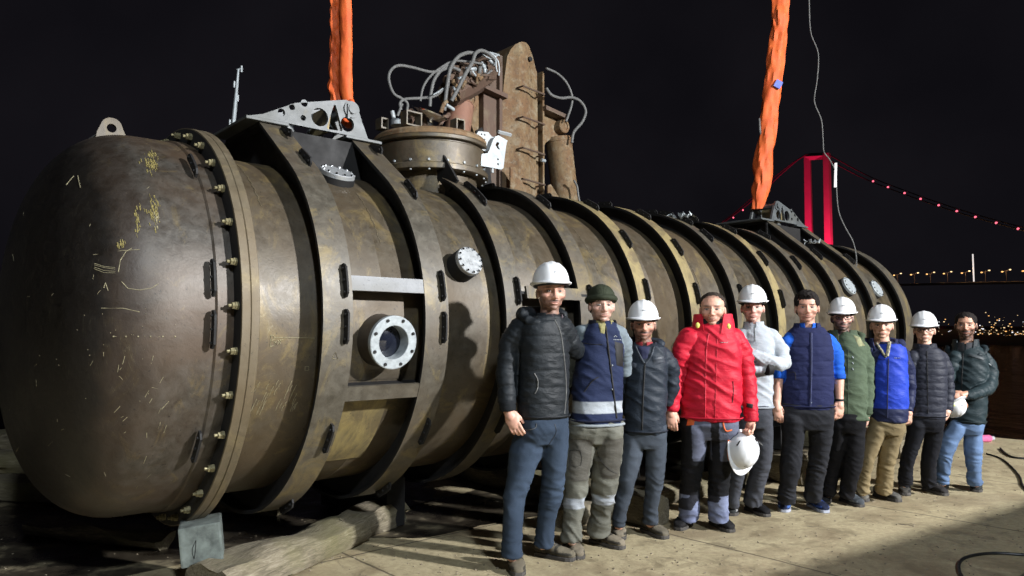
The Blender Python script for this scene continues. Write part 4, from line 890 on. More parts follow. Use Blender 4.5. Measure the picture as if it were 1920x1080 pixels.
def helmet(hc, A, F_, s, parent, loc, z0=.052, mark=True, tilt=0.0, mat='helmetw', name='helmet', w=1.0):
    hc = Vector(hc); A = Vector(A).normalized(); F_ = Vector(F_).normalized(); Z = F_.cross(A).normalized()
    if tilt: F_ = (F_*math.cos(tilt)+Z*math.sin(tilt)).normalized(); Z = F_.cross(A).normalized()
    base = hc+Z*z0*s; seg = 56; mb = MB(); rows = []
    def P(a, f, z): return base+(A*a*w+F_*f+Z*z)*s-Vector(loc)
    prof = []
    for i in range(15):
        t = i/14*math.pi/2; prof.append((math.cos(t), math.sin(t)))
    v = []
    brim = [(.0, -.012, 1.00, .012), (.0, -.006, 1.13, .028), (.0, 0.0, 1.13, .028), (0, .006, 1.02, .010)]
    for (_, z, k, fe) in brim:
        for j in range(seg):
            t = 2*math.pi*j/seg; ct, st = math.cos(t), math.sin(t); fwd = max(0, st)**2.2
            v.append(P(.112*k*ct, (.135*k+fe*fwd)*st, z-.012*fwd*(k > 1.1)+(.006*(abs(ct)**2) if k > 1.1 else 0)))
    for ct0, st0 in prof:
        for j in range(seg):
            t = 2*math.pi*j/seg; ct, st = math.cos(t), math.sin(t); r = ct0**.86
            a = .112*r*ct; f = .135*r*st; z = .006+.128*st0**1.02
            rid = .005*math.exp(-(a/.016)**2)*min(1, st0*2)+.0025*math.exp(-((abs(a)-.042)/.008)**2)*min(1, st0*2)*(ct0 > .1)
            v.append(P(a, f, z+rid*st0)+((A*ct+F_*st)*rid*ct0*s*.6))
    n = len(brim)+len(prof); F = [(i*seg+k, i*seg+(k+1) % seg, (i+1)*seg+(k+1) % seg, (i+1)*seg+k) for i in range(n-1) for k in range(seg)]
    mb.add(v, F)
    iv = []                           # inner surface, so the shell has thickness
    for ct0, st0 in prof[::2]:
        for j in range(seg):
            t = 2*math.pi*j/seg; r = ct0**.86; iv.append(P(.108*r*math.cos(t), .131*r*math.sin(t), -.010+.136*st0))
    mb.add(iv, [(i*seg+k, i*seg+(k+1) % seg, (i+1)*seg+(k+1) % seg, (i+1)*seg+k) for i in range(len(prof[::2])-1) for k in range(seg)])
    o = mb.build(name, M[mat], parent, True, sharp=60)
    if mark:
        b = MB(); 
        for x in (-.012, -.006, 0, .006, .012): b.box(P(x, .131-.004, .055), (.0045*s, .004*s, .005*s))
        b.build('helmet_mark', M['lens'], o)
    bd = MB(); pts = [P(.100*math.cos(t), .118*math.sin(t), -.013) for t in np.linspace(0, 2*math.pi, 33)[:-1]]; bd.tube(pts, .009*s, 8, closed=True); bd.build('headband', M['black'], o, True)
    return o
def fold(me, fn): 
    c, n = arr(me); d = np.array([fn(p) for p in c]); c += n*d[:, None]; put(me, c); return c
class Fig:
    def __init__(s, Y, yaw, head, label, hs=1.0, fyaw=None, **sp):
        s.Y = Y; s.sp = sp; s.hs = hs*1.0; va = math.atan2(at(head[0], head[1], Y).x, Y); y = R_(yaw)-va; s.A = Vector((math.cos(y), math.sin(y), 0)); s.F = Vector((math.sin(y), -math.cos(y), 0))
        y2 = R_(yaw*.4 if fyaw is None else fyaw)-va; s.hA = Vector((math.cos(y2), math.sin(y2), 0)); s.hF = Vector((math.sin(y2), -math.cos(y2), 0)); s.yaw = y
        s.hc = at(head[0], head[1], Y-.03)+Vector((0, 0, .0))
        s.root = empty('person', (at(head[0], 628, Y).x, Y, 0), 0, label, 'person', None); s.loc = Vector(s.root.location)
        s.body = MB(); s.k = Y/FPX; s.seed = head[0]*.013
    def w(s, p): return at(p[0], p[1], s.Y+(p[2] if len(p) > 2 else 0))
    def done(s, me, name, mat, cols, parent=None):
        c, _ = arr(me); c -= np.array(s.loc); put(me, c)
        me.name = name; me.materials.clear(); setcol(me, cols)
        return link(name, me, parent or s.root, M[mat], True)
    def torso_secs(s, secs, grow=0):
        out = []
        for q_ in secs:
            y, xl, xr, hd = q_[:4]; c = s.w(((xl+xr)/2, y)); hw = (xr-xl)/2*s.k
            va = math.atan2(c.x, c.y); ps = s.yaw+va*1.0; a = math.sqrt(max(hw*hw-(hd*math.sin(ps))**2, .02**2))/max(.5, math.cos(ps))
            out.append((c+(s.F*q_[4] if len(q_) > 4 else Vector((0, 0, 0))), min(a, hw*1.25)+grow, hd+grow, s.A, s.F))
        return out
    def upper(s, secs, arms, col, mat='cloth', quilt=None, voxel=.0085, wr=.008, name='jacket', cf=None, cuff=True, flare=0):
        mb = MB(); n_ = len(secs); S_ = s.torso_secs([(q[0], q[1]+(q[2]-q[1])*.045*(i < n_-2), q[2]-(q[2]-q[1])*.045*(i < n_-2))+tuple(q[3:]) for i, q in enumerate(secs)]); S_[0] = (S_[0][0],)+tuple(S_[1][1:]); S_ = [(c_, a_, b_*.92, A_, F_) for c_, a_, b_, A_, F_ in S_]; loft(mb, S_, 40, 2.25)
        for am in arms:
            pts = [s.w(p) for p in am['p']]; r = am['r']
            mid = Vector(S_[n_//2][0]); pts[0] = pts[0]+Vector((mid.x-pts[0].x, mid.y-pts[0].y, 0))*.07
            P = spline(pts, 5); n = len(P); rr = [np.interp(i/(n-1), np.linspace(0, 1, len(r)), [r[0]*.92]+list(r[1:])) for i in range(n)]
            mb.tube(P, rr, 20); ell(mb, pts[0]-Vector((0, 0, .01)), (r[0]*.93,)*3)
            if am.get('hand'):
                pass
        me = remesh(mb, voxel, 4); c0 = s.loc; sd = s.seed
        arm_segs = [([s.w(p) for p in am['p']], am['r']) for am in arms]
        def near_arm(p):
            best = (9, 0, 0, 9); pv = Vector(p)
            for A_, R_a in arm_segs:
                acc = 0
                for i in range(len(A_)-1):
                    d = A_[i+1]-A_[i]; t = max(0, min(1, (pv-A_[i]).dot(d)/d.length_squared)); q_ = (A_[i]+d*t-pv).length
                    if q_ < best[0]: best = (q_, acc+t*d.length, 0, R_a[min(i, len(R_a)-1)]*(1-t)+R_a[min(i+1, len(R_a)-1)]*t)
                    acc += d.length
            return best
        def fn(p):
            q_ = p-np.array(c0); d = 0
            na = near_arm(p)
            if quilt:
                on = na[0] < .078; u = na[1]+.01 if on else q_[2]+.02*wn(q_, (3, 3, 3))
                ph = (u/quilt) % 1.0; d += (.0065 if quilt > .07 else .006)*(1-abs(2*ph-1)**(9 if quilt > .07 else 4))-.004+.0025*wn(q_, (26, 26, 60), sd)
            a1 = 1-abs(wn(q_, (5, 5, 11), sd))*2.2; a2 = 1-abs(wn(q_, (11, 11, 19), sd+3))*2.2; a3 = wn(q_, (3, 3, 4), sd+9)
            zz = (q_[0], q_[1], q_[2]+.6*q_[0]); a4 = 1-abs(wn(zz, (5, 5, 13), sd+13))*3.0
            d += wr*(.5*max(a1, -.3)+.3*max(a2, -.3)+.8*a3+.75*max(a4, -.25)*(.4 if quilt else 1.0))
            d -= .013*math.exp(-((na[0]-na[3]-.006)/.011)**2)*min(1, max(0, (na[1]-.12)/.1))
            if na[0] < .085: d += wr*.8*max(-.2, 1-abs(wn((na[1]*1.0, q_[0]*.5, q_[1]*.5), (26, 5, 5), sd+5))*2.4)*.6
            return d
        fold(me, fn); c, n = arr(me)
        cols = np.tile(np.array(col), (len(c), 1))
        if cf:
            L = c-np.array([s.loc.x, s.loc.y, 0]); cc = np.array(S_[len(S_)//2][0])-np.array([s.loc.x, s.loc.y, 0])
            P = np.stack([(L-cc)@np.array(s.A), (L-cc)@np.array(s.F), L[:, 2]], 1)
            na = np.array([near_arm(p)[0] < .075 for p in c]); cols = cf(P, cols, na)
        s.jbv = BVHTree.FromPolygons([Vector(p) for p in c], [tuple(f.vertices) for f in me.polygons])
        o = s.done(me, name, mat, cols); s.jacket = o; return o
    def on(s, x, y, bv=None, lift=.002):
        r = (bv or s.jbv).ray_cast(Vector((0, 0, CAMH)), ray(x, y).normalized())
        return None if r[0] is None or abs(r[0].y-s.Y) > .6 else r[0]+r[1]*lift-s.loc
    def line(s, pts, r, mat, name, parent=None, bv=None, lift=.001, n=5, sx=1):
        P = [s.on(p.x, p.y, bv, lift) for p in spline([Vector((x, y, 0)) for x, y in pts], n)]; P = [p for p in P if p is not None]
        if len(P) < 2: return None
        mb = MB(); mb.tube(P, r, 6, sx=sx); return mb.build(name, M[mat] if isinstance(mat, str) else mat, parent or s.jacket, True)
    def patch(s, pts, mat, name, th=.006, parent=None, bv=None, nx=6):
        """quadrilateral pocket/flap lying on the garment: pts = 4 pixel corners"""
        g = []; (x0, y0), (x1, y1), (x2, y2), (x3, y3) = pts
        for j in range(nx+1):
            for i in range(nx+1):
                u, v = i/nx, j/nx; x = (x0*(1-u)+x1*u)*(1-v)+(x3*(1-u)+x2*u)*v; y = (y0*(1-u)+y1*u)*(1-v)+(y3*(1-u)+y2*u)*v
                p = s.on(x, y, bv, th*(1 if 0 < i < nx and 0 < j < nx else .3))
                if p is None: return None
                g.append(p)
        m = nx+1; mb = MB(); back = [p+s.F*-.012 for p in g]; k = len(g)
        F = [(j*m+i, j*m+i+1, (j+1)*m+i+1, (j+1)*m+i) for j in range(nx) for i in range(nx)]
        bd = [i for i in range(m)]+[j*m+nx for j in range(1, m)]+[nx*m+i for i in range(nx-1, -1, -1)]+[j*m for j in range(nx-1, 0, -1)]
        F += [(bd[i], bd[(i+1) % len(bd)], bd[(i+1) % len(bd)]+k, bd[i]+k) for i in range(len(bd))]
        mb.add(g+back, F); return mb.build(name, M[mat] if isinstance(mat, str) else mat, parent or s.jacket, True)
    def collar(s, cx, y0, y1, w0, w1, col, th=.012, open_=.6, mat='cloth', name='collar', dep=.075, wav=.006, parent=None, dy=0):
        """standing collar round the neck, open at the front by open_ radians each side"""
        mb = MB(); c0, c1 = s.w((cx, y0)), s.w((cx, y1)); a0, a1 = w0/2*s.k, w1/2*s.k; seg = 40; v = []; rows = 7
        for side_ in (0, 1):
            for j in range(rows):
                t = j/(rows-1); c = c0.lerp(c1, t); a = a0+(a1-a0)*t-side_*th; b = (dep+(a-a0)*.6)-side_*th
                for i in range(seg+1):
                    q_ = math.pi/2+open_*(.65+.35*t*1.3)+(2*math.pi-2*open_*(.65+.35*t*1.3))*i/seg
                    p = c+s.A*(a*math.cos(q_))+s.F*(b*math.sin(q_)+.01+dy)-Vector((0, 0, .018*(math.sin(q_) > 0)*abs(math.sin(q_))*(1-t)))
                    p += (s.A*math.cos(q_)+s.F*math.sin(q_))*wn((q_*1.5, t*2, s.seed), (1.5, 2, 1))*wav; v.append(p-s.loc)
        m = seg+1; R = rows*m
        F = [(j*m+i, j*m+i+1, (j+1)*m+i+1, (j+1)*m+i) for j in range(rows-1) for i in range(seg)]; F += [(a+R, b+R, c+R, d+R) for a, b, c, d in F]
        F += [((rows-1)*m+i, (rows-1)*m+i+1, R+(rows-1)*m+i+1, R+(rows-1)*m+i) for i in range(seg)]+[(i, i+1, R+i+1, R+i) for i in range(seg)]
        F += [(j*m, (j+1)*m, R+(j+1)*m, R+j*m) for j in range(rows-1)]+[(j*m+seg, (j+1)*m+seg, R+(j+1)*m+seg, R+j*m+seg) for j in range(rows-1)]
        mb.add(v, F); o = mb.build(name, M[mat], parent or s.jacket, True, sharp=50)
        setcol(o.data, np.tile(np.array(col), (len(o.data.vertices), 1))); return o
    def lower(s, waist, legs, col, mat='denim', voxel=.0085, wr=.007, cf=None, name='trousers', sd=None):
        mb = MB(); (y0, xl0, xr0, d0), (y1, xl1, xr1, d1) = waist; s.hipx = (xl0+xr0)/2; cw = (xr1-xl1)*.14; loft(mb, s.torso_secs([(y1+(y1-y0)*.40, xl1+cw, xr1-cw, d1*.5), (y1, xl1+2, xr1-2, d1*.74), ((y0+y1)/2, (xl0+xl1)/2, (xr0+xr1)/2, (d0+d1)/2), (y0, xl0, xr0, d0)]), 36, 2.3)
        s.legs = []
        for lg in legs:
            P = []; rr = []
            g = gr(lg['sole'][0], lg['sole'][1]); Yf = g.y
            H_ = lg['p']; n = len(H_)
            for i, (x, y, w_) in enumerate(H_):
                if i == n-1: y -= 5
                Yi = s.Y+(Yf+.03-s.Y)*(i/(n-1)); P.append(at(x, y, Yi)); rr.append(w_*.46*Yi/FPX)
            Q = spline(P, 5); m = len(Q); r2 = [np.interp(i/(m-1), np.linspace(0, 1, n), rr) for i in range(m)]
            mb.tube(Q, r2, 22); ell(mb, P[0], (rr[0],)*3); s.legs.append((P, lg))
            s.body_cap(P[0], P[n//2], .05, .045); s.body_cap(P[n//2], P[-1], .045, .035)
        me = remesh(mb, voxel, 3); sdd = s.seed if sd is None else sd
        kz = [P[len(P)//2].z for P, _ in s.legs]; az = [P[-1].z for P, _ in s.legs]
        def fn(p):
            q_ = p-np.array(s.loc); z = p[2]; k = math.exp(-((z-sum(kz)/len(kz))/.12)**2)+1.5*math.exp(-((z-.12)/.08)**2)+.5*math.exp(-((z-.90)/.1)**2)+.12
            zz = q_[2]+.45*q_[0]+.12*wn(q_, (4, 4, 4), sdd+20); r1 = 1-abs(wn((q_[0], q_[1], zz), (6, 6, 19), sdd))*2.6; r2 = 1-abs(wn(q_, (9, 9, 14), sdd+4))*2.4
            return wr*(k*.7*max(r1, -.4)+.45*max(r2, -.4)+.9*wn(q_, (5, 5, 5), sdd+8))-.003
        fold(me, fn); c, n = arr(me); cols = np.tile(np.array(col), (len(c), 1))
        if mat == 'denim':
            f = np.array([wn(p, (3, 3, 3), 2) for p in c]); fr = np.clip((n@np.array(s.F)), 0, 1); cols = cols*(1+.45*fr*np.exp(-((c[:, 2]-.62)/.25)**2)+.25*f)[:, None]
        if cf:
            L = c-np.array([s.loc.x, s.loc.y, 0]); cols = cf(np.stack([L@np.array(s.A), L@np.array(s.F), L[:, 2]], 1), cols, n)
        s.tbv = BVHTree.FromPolygons([Vector(p) for p in c], [tuple(f.vertices) for f in me.polygons])
        o = s.done(me, name, mat, cols); s.trousers = o; return o
    def hood(s, cx, cy, w_, col, mat='cloth', r=.036, drop=.05, dep=.10, back=.02, name='hood'):
        c = s.w((cx, cy)); a = w_/2*s.k; P = []; rr = []
        for t in np.linspace(-.42*math.pi, 1.42*math.pi, 25)[::-1]:
            e = math.sin(t-math.pi/2*0); b_ = -math.cos(t-math.pi/2) if False else None
            u = (t+.42*math.pi)/(1.84*math.pi)*2-1; ang = math.pi*1.5+u*math.pi*.80; ca, sa = math.cos(ang), math.sin(ang)
            P.append(c+s.A*(a*ca)+s.F*(dep*sa-.01)+Vector((0, 0, -drop*max(0, sa+.2)+.012*(sa < 0)))); rr.append(r*(.55+.75*max(0, -sa)**.6+.15*(1-abs(sa))))
        mb = MB(); mb.tube(P, rr, 16); me = remesh(mb, .007, 2); fold(me, lambda p: .009*max(-.3, 1-abs(wn(p-np.array(s.loc), (13, 13, 20), s.seed+2))*2.4)); c_, _ = arr(me)
        return s.done(me, name, mat, np.tile(np.array(col), (len(c_), 1)), s.jacket)
    def rim(s, sec, col, r=.009, mat='cloth', name='hem', grow=.004, parent=None):
        c, a, b, A, F_ = s.torso_secs([sec])[0]; P = []
        for t in np.linspace(0, 2*math.pi, 41)[:-1]:
            ct, st = math.cos(t), math.sin(t); P.append(c+A*((a+grow)*math.copysign(abs(ct)**(2/2.25), ct))+F_*((b+grow)*math.copysign(abs(st)**(2/2.25), st))-s.loc+Vector((0, 0, .004*wn((ct*3, st*3, s.seed), (1, 1, 1)))))
        mb = MB(); mb.tube(P, r*.6, 8, closed=True); o = mb.build(name, M[mat], parent or s.jacket, True); setcol(o.data, np.tile(np.array(col), (len(o.data.vertices), 1))); return o
    def cuff(s, p0, p1, r, col, mat='cloth', name='cuff'):
        a, b = s.w(p0)-s.loc, s.w(p1)-s.loc; mb = MB(); mb.tube([a, a+(b-a)*.3, a+(b-a)*.5, a+(b-a)*.75, b], [r*.97, r*1.05, r*.97, r*1.05, r*.93], 20); o = mb.build(name, M[mat], s.jacket, True, sharp=60)
        setcol(o.data, np.tile(np.array(col), (len(o.data.vertices), 1))); return o
    def body_cap(s, a, b, r1, r2): cap(s.body, a, b, r1, r2)
    def shoe(s, heel, toe, col, accent=None, L_=.285, W_=.105, H_=.10, solecol=None, name='shoe'):
        h, t = gr(*heel), gr(*toe); d = (t-h); d.z = 0; 
        if d.length < .02: d = Vector(s.F)
        d.normalize(); side = Vector((0, 0, 1)).cross(d); h = (h+t)/2-d*L_*.5+Vector((0, 0, 0)); Z = Vector((0, 0, 1))
        st = [(-.01, .25, .3), (0, .62, .75), (.08, .74, .98), (.22, .76, 1.05), (.36, .80, .92), (.50, .92, .72), (.65, 1.0, .60), (.80, .96, .52), (.92, .76, .44), (.985, .45, .33), (1.0, .2, .2)]
        mb = MB(); secs = []
        for u, w_, hh in st:
            hh *= H_; c = h+d*(u*L_)+Z*(.018+hh/2); secs.append((c, W_/2*w_, hh/2, side, Z))
        loft(mb, secs, 22, 2.6); ank = h+d*.075+Z*.10; cap(mb, ank-Z*.03, ank+Z*.035, .047, .045)
        me = remesh(mb, .006, 2); fold(me, lambda p: .0025*wn(p, (30, 30, 30), s.seed)+.002*max(0, 1-abs(wn(p, (12, 12, 40), 3))*3)*(p[2] > .04))
        c, n = arr(me); cols = np.tile(np.array(col), (len(c), 1)); u = (c-np.array(h))@np.array(d)/L_; lat = (c-np.array(h))@np.array(side)
        if accent is not None:
            band = (((u > .30) & (u < .40)) | ((u > .55) & (u < .62)) | ((np.abs(lat) > .028) & (c[:, 2] > .035) & (c[:, 2] < .055)))[:, None]; cols = np.where(band, np.array(accent), cols)
        cols *= (1+.35*np.array([wn(p, (9, 9, 9), 5) for p in c]))[:, None]
        o = s.done(me, name, 'cloth', cols)
        mb = MB(); v = []; secs = [(-.015, .55), (.02, .78), (.12, .84), (.35, .82), (.5, .92), (.68, 1.03), (.84, .98), (.95, .72), (1.0, .40)]; out = []
        for u_, w_ in secs: out.append(h+d*(u_*L_)+side*(W_/2*w_))
        for u_, w_ in secs[::-1]: out.append(h+d*(u_*L_)-side*(W_/2*w_))
        k = len(out); v = [p+Z*.001-s.loc for p in out]+[p+Z*.026-s.loc for p in out]; mb.add(v, [tuple(range(k-1, -1, -1)), tuple(range(k, 2*k))]+[(i, (i+1) % k, k+(i+1) % k, k+i) for i in range(k)])
        mb.build('sole', solecol or M['sole'], o, False, bevel=.004)
        lc = MB()
        for q_ in (.38, .45, .52): 
            c_ = h+d*(q_*L_)+Z*(.018+np.interp(q_, [.36, .5, .65], [.92, .72, .6])*H_); lc.tube([c_-side*.026-Z*.004-s.loc, c_+Z*.004-s.loc, c_+side*.026-Z*.004-s.loc], .004, 6)
        lc.build('laces', s.sp.get('lace', M['sole']), o, True)
        return o
    def arm_skin(s, p, r): 
        P = [s.w(q_) for q_ in p]
        for i in range(len(P)-1): s.body_cap(P[i], P[i+1], r[i], r[i+1])
    def hand(s, w, tip, palm=(0, 1, 0), thumb=(0, 0, 0), curl=.35, grip=False, sc=.97):
        a, b = s.w(w), s.w(tip); hand(s.body, a, b-a, Vector(palm), Vector(thumb), sc, curl, grip)
    def finish(s, sh, eyes=True, glasses=False):
        """sh: shoulder px height and half width for the body under the clothes"""
        nb = s.w((sh[0], sh[1])); make_head(s.body, s.hc, s.hA, s.hF, s.hs, nb, s.sp.get('neck', .056))
        hip = s.w((s.hipx, sh[2])); loft(s.body, [(hip, .09, .07, s.A, s.F), (hip.lerp(nb, .5), .09, .07, s.A, s.F), (hip.lerp(nb, .85), .10, .06, s.A, s.F), (nb, .06, .055, s.A, s.F)], 24, 2.2)
        me = remesh(s.body, .0047, 2, .5); c, n = arr(me); cols = head_feat(c, n, s.hc, s.hA, s.hF, s.hs, s.sp); put(me, c)
        o = s.done(me, 'body', 'skin', cols); s.bodyo = o
        for sg in (-1, 1):
            e = s.hc+(s.hA*sg*.034+s.hF*.0715+Vector((0, 0, .0055)))*s.hs-s.loc; mb = MB(); ell(mb, e+s.hF*.0012, (.0150*s.hs, .0128*s.hs, .0068*s.hs), Matrix((s.hA, s.hF, Vector((0, 0, 1)))).transposed(), 14, 10); eo = mb.build('eye', M['eye'], o, True)
            e2 = e+s.hF*.0100*s.hs; mb = MB(); ell(mb, e2, (.0060*s.hs, .0048*s.hs, .0058*s.hs), Matrix((s.hA, s.hF, Vector((0, 0, 1)))).transposed(), 10, 8); mb.build('iris', M['iris'], eo, True)
        if glasses:
            mb = MB()
            for sg in (-1, 1):
                cc = s.hc+(s.hA*sg*.033+s.hF*.104+Vector((0, 0, .004)))*s.hs-s.loc
                mb.tube([cc+(s.hA*.026*math.cos(t)*abs(math.cos(t))**-.3+Vector((0, 0, 1))*.017*math.sin(t))*s.hs for t in np.linspace(.01, 2*math.pi+.01, 21)[:-1]], .0022, 6, closed=True)
                mb.tube([cc+s.hA*sg*.026*s.hs, cc+(s.hA*sg*.046-s.hF*.03)*s.hs, cc+(s.hA*sg*.047-s.hF*.11)*s.hs], .002, 6)
            b_ = s.hc+(s.hF*.106+Vector((0, 0, .006)))*s.hs-s.loc; mb.tube([b_-s.hA*.008, b_+s.hA*.008], .002, 6); mb.build('glasses', M['lens'], o, True)
        return o
    def hair(s, top=.1, kind='short', col=(.012, .009, .008), recede=0):
        mb = MB(); m = Matrix((s.hA, s.hF, Vector((0, 0, 1)))).transposed(); q_ = s.hs; Z = Vector((0, 0, 1))
        ell(mb, s.hc+(s.hF*(-.020-recede)+Z*(.050))*q_, (.091*q_, .100*q_, (.082 if kind == 'short' else .096)*q_), m, 28, 18)
        ell(mb, s.hc+(-s.hF*.045+Z*.0)*q_, (.086*q_, .062*q_, .072*q_), m)
        if kind == 'wavy': ell(mb, s.hc+(s.hF*.03+Z*.098)*q_, (.066*q_, .056*q_, .034*q_), m)
        me = remesh(mb, .0055, 1)
        amp = .008 if kind == 'wavy' else .003
        fold(me, lambda p: amp*(1-abs(wn(p, (34, 34, 24), 2))*2.5)+.002*wn(p, (90, 90, 60)))
        # hairline: pull everything on the face side below the hairline inwards, so it hides inside the head
        c, n = arr(me); L = c-np.array(s.hc); a = L@np.array(s.hA)/q_; f = L@np.array(s.hF)/q_; z = L[:, 2]/q_
        line_ = np.where(f > .0, .070-.06*np.clip((np.abs(a)-.045)/.03, 0, 1)*(f < .06)+recede*.6, -.2)
        low = (z < line_) & (f > -.002); tgt = np.array(s.hc)[None]+(L*np.array([.80, .80, .8])); c = np.where(low[:, None], tgt, c); put(me, c)
        cols = np.tile(np.array(col), (len(c), 1)); return s.done(me, 'hair', 'cloth', cols, s.bodyo if hasattr(s, 'bodyo') else s.root)
    def helm(s, **k): return helmet(s.hc, s.hA, s.hF, s.hs, s.root, s.loc, **k)
BLK = LIN(52, 54, 58); JEAN = LIN(62, 78, 104)
def side_front(P): return P[:, 1] > 0
# --- man 1: black quilted jacket
f = Fig(4.66, 32, (1033, 549), 'man in white helmet, black quilted jacket and blue jeans, nearest the camera', 1.03, 16, beard=.75, moustache=.8, hair=(.02, .013, .009), skin=LIN(206, 158, 138))
f.upper([(782, 974, 1062, .125), (770, 968, 1068, .135), (735, 966, 1070, .14), (690, 968, 1070, .14), (645, 968, 1070, .14), (615, 972, 1068, .125), (602, 985, 1060, .11), (591, 1005, 1052, .085)],
        [dict(p=[(980, 612), (957, 652, .0), (949, 700, -.04), (952, 768, -.10)], r=[.083, .077, .067, .052]), dict(p=[(1052, 612), (1072, 650, .12), (1085, 660, .28)], r=[.08, .07, .06])],
        (.013, .016, .019), 'nylon', quilt=.105, wr=.007)
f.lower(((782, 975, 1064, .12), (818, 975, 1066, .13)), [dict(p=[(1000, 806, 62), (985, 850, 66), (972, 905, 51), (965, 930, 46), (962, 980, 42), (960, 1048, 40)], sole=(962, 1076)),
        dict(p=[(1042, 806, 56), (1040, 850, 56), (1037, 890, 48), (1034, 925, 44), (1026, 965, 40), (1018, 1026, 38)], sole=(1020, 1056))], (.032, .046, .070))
tan = LIN(150, 140, 118)
f.shoe((962, 1052), (974, 1086), LIN(105, 98, 84), LIN(60, 58, 52)); f.shoe((1008, 1040), (1076, 1052), LIN(105, 98, 84), LIN(60, 58, 52))
f.arm_skin([(949, 700, -.04), (953, 772, -.10)], [.035, .027]); f.hand((954, 772, -.10), (968, 806, -.13), (.25, 1, 0), (1, -.3, 0), .4, sc=1.05)
f.finish((1030, 596, 800)); f.helm(z0=.055, tilt=.06)
f.collar(1030, 608, 587, 66, 54, (.022, .026, .030), .014, .75, 'nylon', dep=.095); f.collar(1033, 602, 590, 40, 36, LIN(90, 80, 84), .006, .5, name='scarf', dep=.07, dy=.012)
f.line([(1040, 600), (1050, 622), (1055, 650), (1060, 700), (1061, 740), (1058, 776)], .0035, 'hose', 'zip', lift=.002)
f.line([(1002, 700), (1008, 712), (1008, 728), (1003, 738)], .004, 'hose', 'pocket_zip'); f.line([(1040, 795), (1042, 812), (1026, 838)], .002, 'black', 'fly_seam', f.trousers, f.tbv)
f.line([(976, 797), (985, 806), (1003, 803), (1006, 794)], .0022, 'hose', 'pocket_seam', f.trousers, f.tbv)
mb = MB(); hd = f.w((1000, 590, .06))-f.loc; ell(mb, hd+Vector((-.02, .05, -.005)), (.13, .07, .055)); me = remesh(mb, .009, 2); fold(me, lambda p: .012*(1-abs(wn(p, (14, 14, 20)))*2)); c, _ = arr(me); c += np.array(f.loc)
o = f.done(me, 'hood', 'nylon', np.tile(np.array((.022, .026, .03)), (len(c), 1)), f.jacket) if False else None
f.hood(1022, 594, 84, (.013, .016, .019), 'nylon', .040); f.rim((778, 974, 1066, .130), (.012, .014, .017), .010, 'nylon'); f.cuff((951, 752, -.10), (953, 770, -.10), .050, (.010, .012, .014))
# --- man 2: green beanie, navy vest
f = Fig(4.97, 26, (1128, 574), 'man in dark green beanie, navy work vest and baggy grey trousers', .97, 12, beard=.28, moustache=.4, hair=(.03, .02, .014), skin=LIN(206, 165, 148))
NV = (.016, .024, .062)
def cf(P, c, na):
    c[na] = LIN(120, 130, 138); z = P[:, 2]; b = (z > .945) & (z < 1.02) & ~na; c[b] = LIN(150, 158, 165); return c
def cfv(P, c, na):
    c[na] = LIN(112, 122, 128); z = P[:, 2]; b = (z > .968) & (z < 1.045) & ~na; c[b] = LIN(160, 166, 172); return c
f.upper([(792, 1070, 1168, .12), (776, 1070, 1169, .135), (745, 1069, 1170, .14), (700, 1072, 1170, .14), (655, 1080, 1170, .135), (625, 1088, 1166, .12), (611, 1098, 1158, .10), (603, 1110, 1148, .08)],
        [dict(p=[(1094, 623), (1084, 650, .02), (1078, 690, .10), (1062, 720, .22)], r=[.068, .06, .052, .045]), dict(p=[(1158, 624), (1172, 655, .08), (1172, 700, .16)], r=[.062, .055, .05])],
        NV, 'cloth', wr=.009, cf=cfv, name='work_vest')
def gt(P, c, n):
    z = P[:, 2]; f1 = np.array([wn(p, (3, 3, 3), 4) for p in P]); c[:] = np.array(LIN(96, 96, 88))*(1+.5*f1)[:, None]
    k = (z > .52) & (z < .80) & (P[:, 1] > -.02); c[k & (np.abs(np.mod(P[:, 0]+.5, .22)-.11) < .08)] = LIN(82, 80, 74); b = (z > .33) & (z < .40); c[b] = LIN(145, 150, 156); return c
f.lower(((786, 1070, 1168, .12), (818, 1066, 1168, .13)), [dict(p=[(1092, 806, 60), (1086, 850, 58), (1080, 890, 54), (1078, 930, 44), (1074, 970, 40), (1072, 1018, 40)], sole=(1072, 1046)),
        dict(p=[(1142, 806, 58), (1140, 850, 60), (1136, 890, 56), (1132, 930, 46), (1126, 965, 44), (1122, 1002, 44)], sole=(1118, 1028))], LIN(96, 96, 88), 'cloth', wr=.012, cf=gt)
f.shoe((1062, 1026), (1090, 1052), LIN(112, 104, 90), LIN(58, 55, 50)); f.shoe((1112, 1016), (1168, 1030), LIN(112, 104, 90), LIN(58, 55, 50))
f.finish((1127, 606, 800)); f.hair()
def beanie(f, col):
    mb = MB(); m = Matrix((f.hA, f.hF, Vector((0, 0, 1)))).transposed(); Z = Vector((0, 0, 1)); k = f.hs
    ell(mb, f.hc+(-f.hF*.018+Z*.062)*k, (.094*k, .110*k, .092*k), m, 28, 18); mb2 = MB()
    P = [f.hc+(f.hA*.093*math.cos(t)+f.hF*(.106*math.sin(t)-.014)+Z*(.044+.012*math.sin(t)))*k for t in np.linspace(0, 2*math.pi, 37)[:-1]]; mb.tube(P, .021*k, 10, closed=True)
    me = remesh(mb, .005, 2); A_ = np.array(f.hA); F_ = np.array(f.hF)
    def fn(p): q_ = p-np.array(f.hc); a = math.atan2(q_@F_, q_@A_); return .0016*math.sin(a*64)+.003*wn(p, (12, 12, 30))
    fold(me, fn); c, n = arr(me); return f.done(me, 'beanie', 'cloth', np.tile(np.array(col), (len(c), 1)))
beanie(f, (.028, .034, .020))
f.collar(1128, 620, 600, 62, 52, (.012, .014, .024), .016, .85, dep=.095); f.collar(1129, 616, 601, 40, 34, LIN(140, 134, 92), .01, .35, name='neck_scarf', dep=.07, dy=.015, wav=.012)
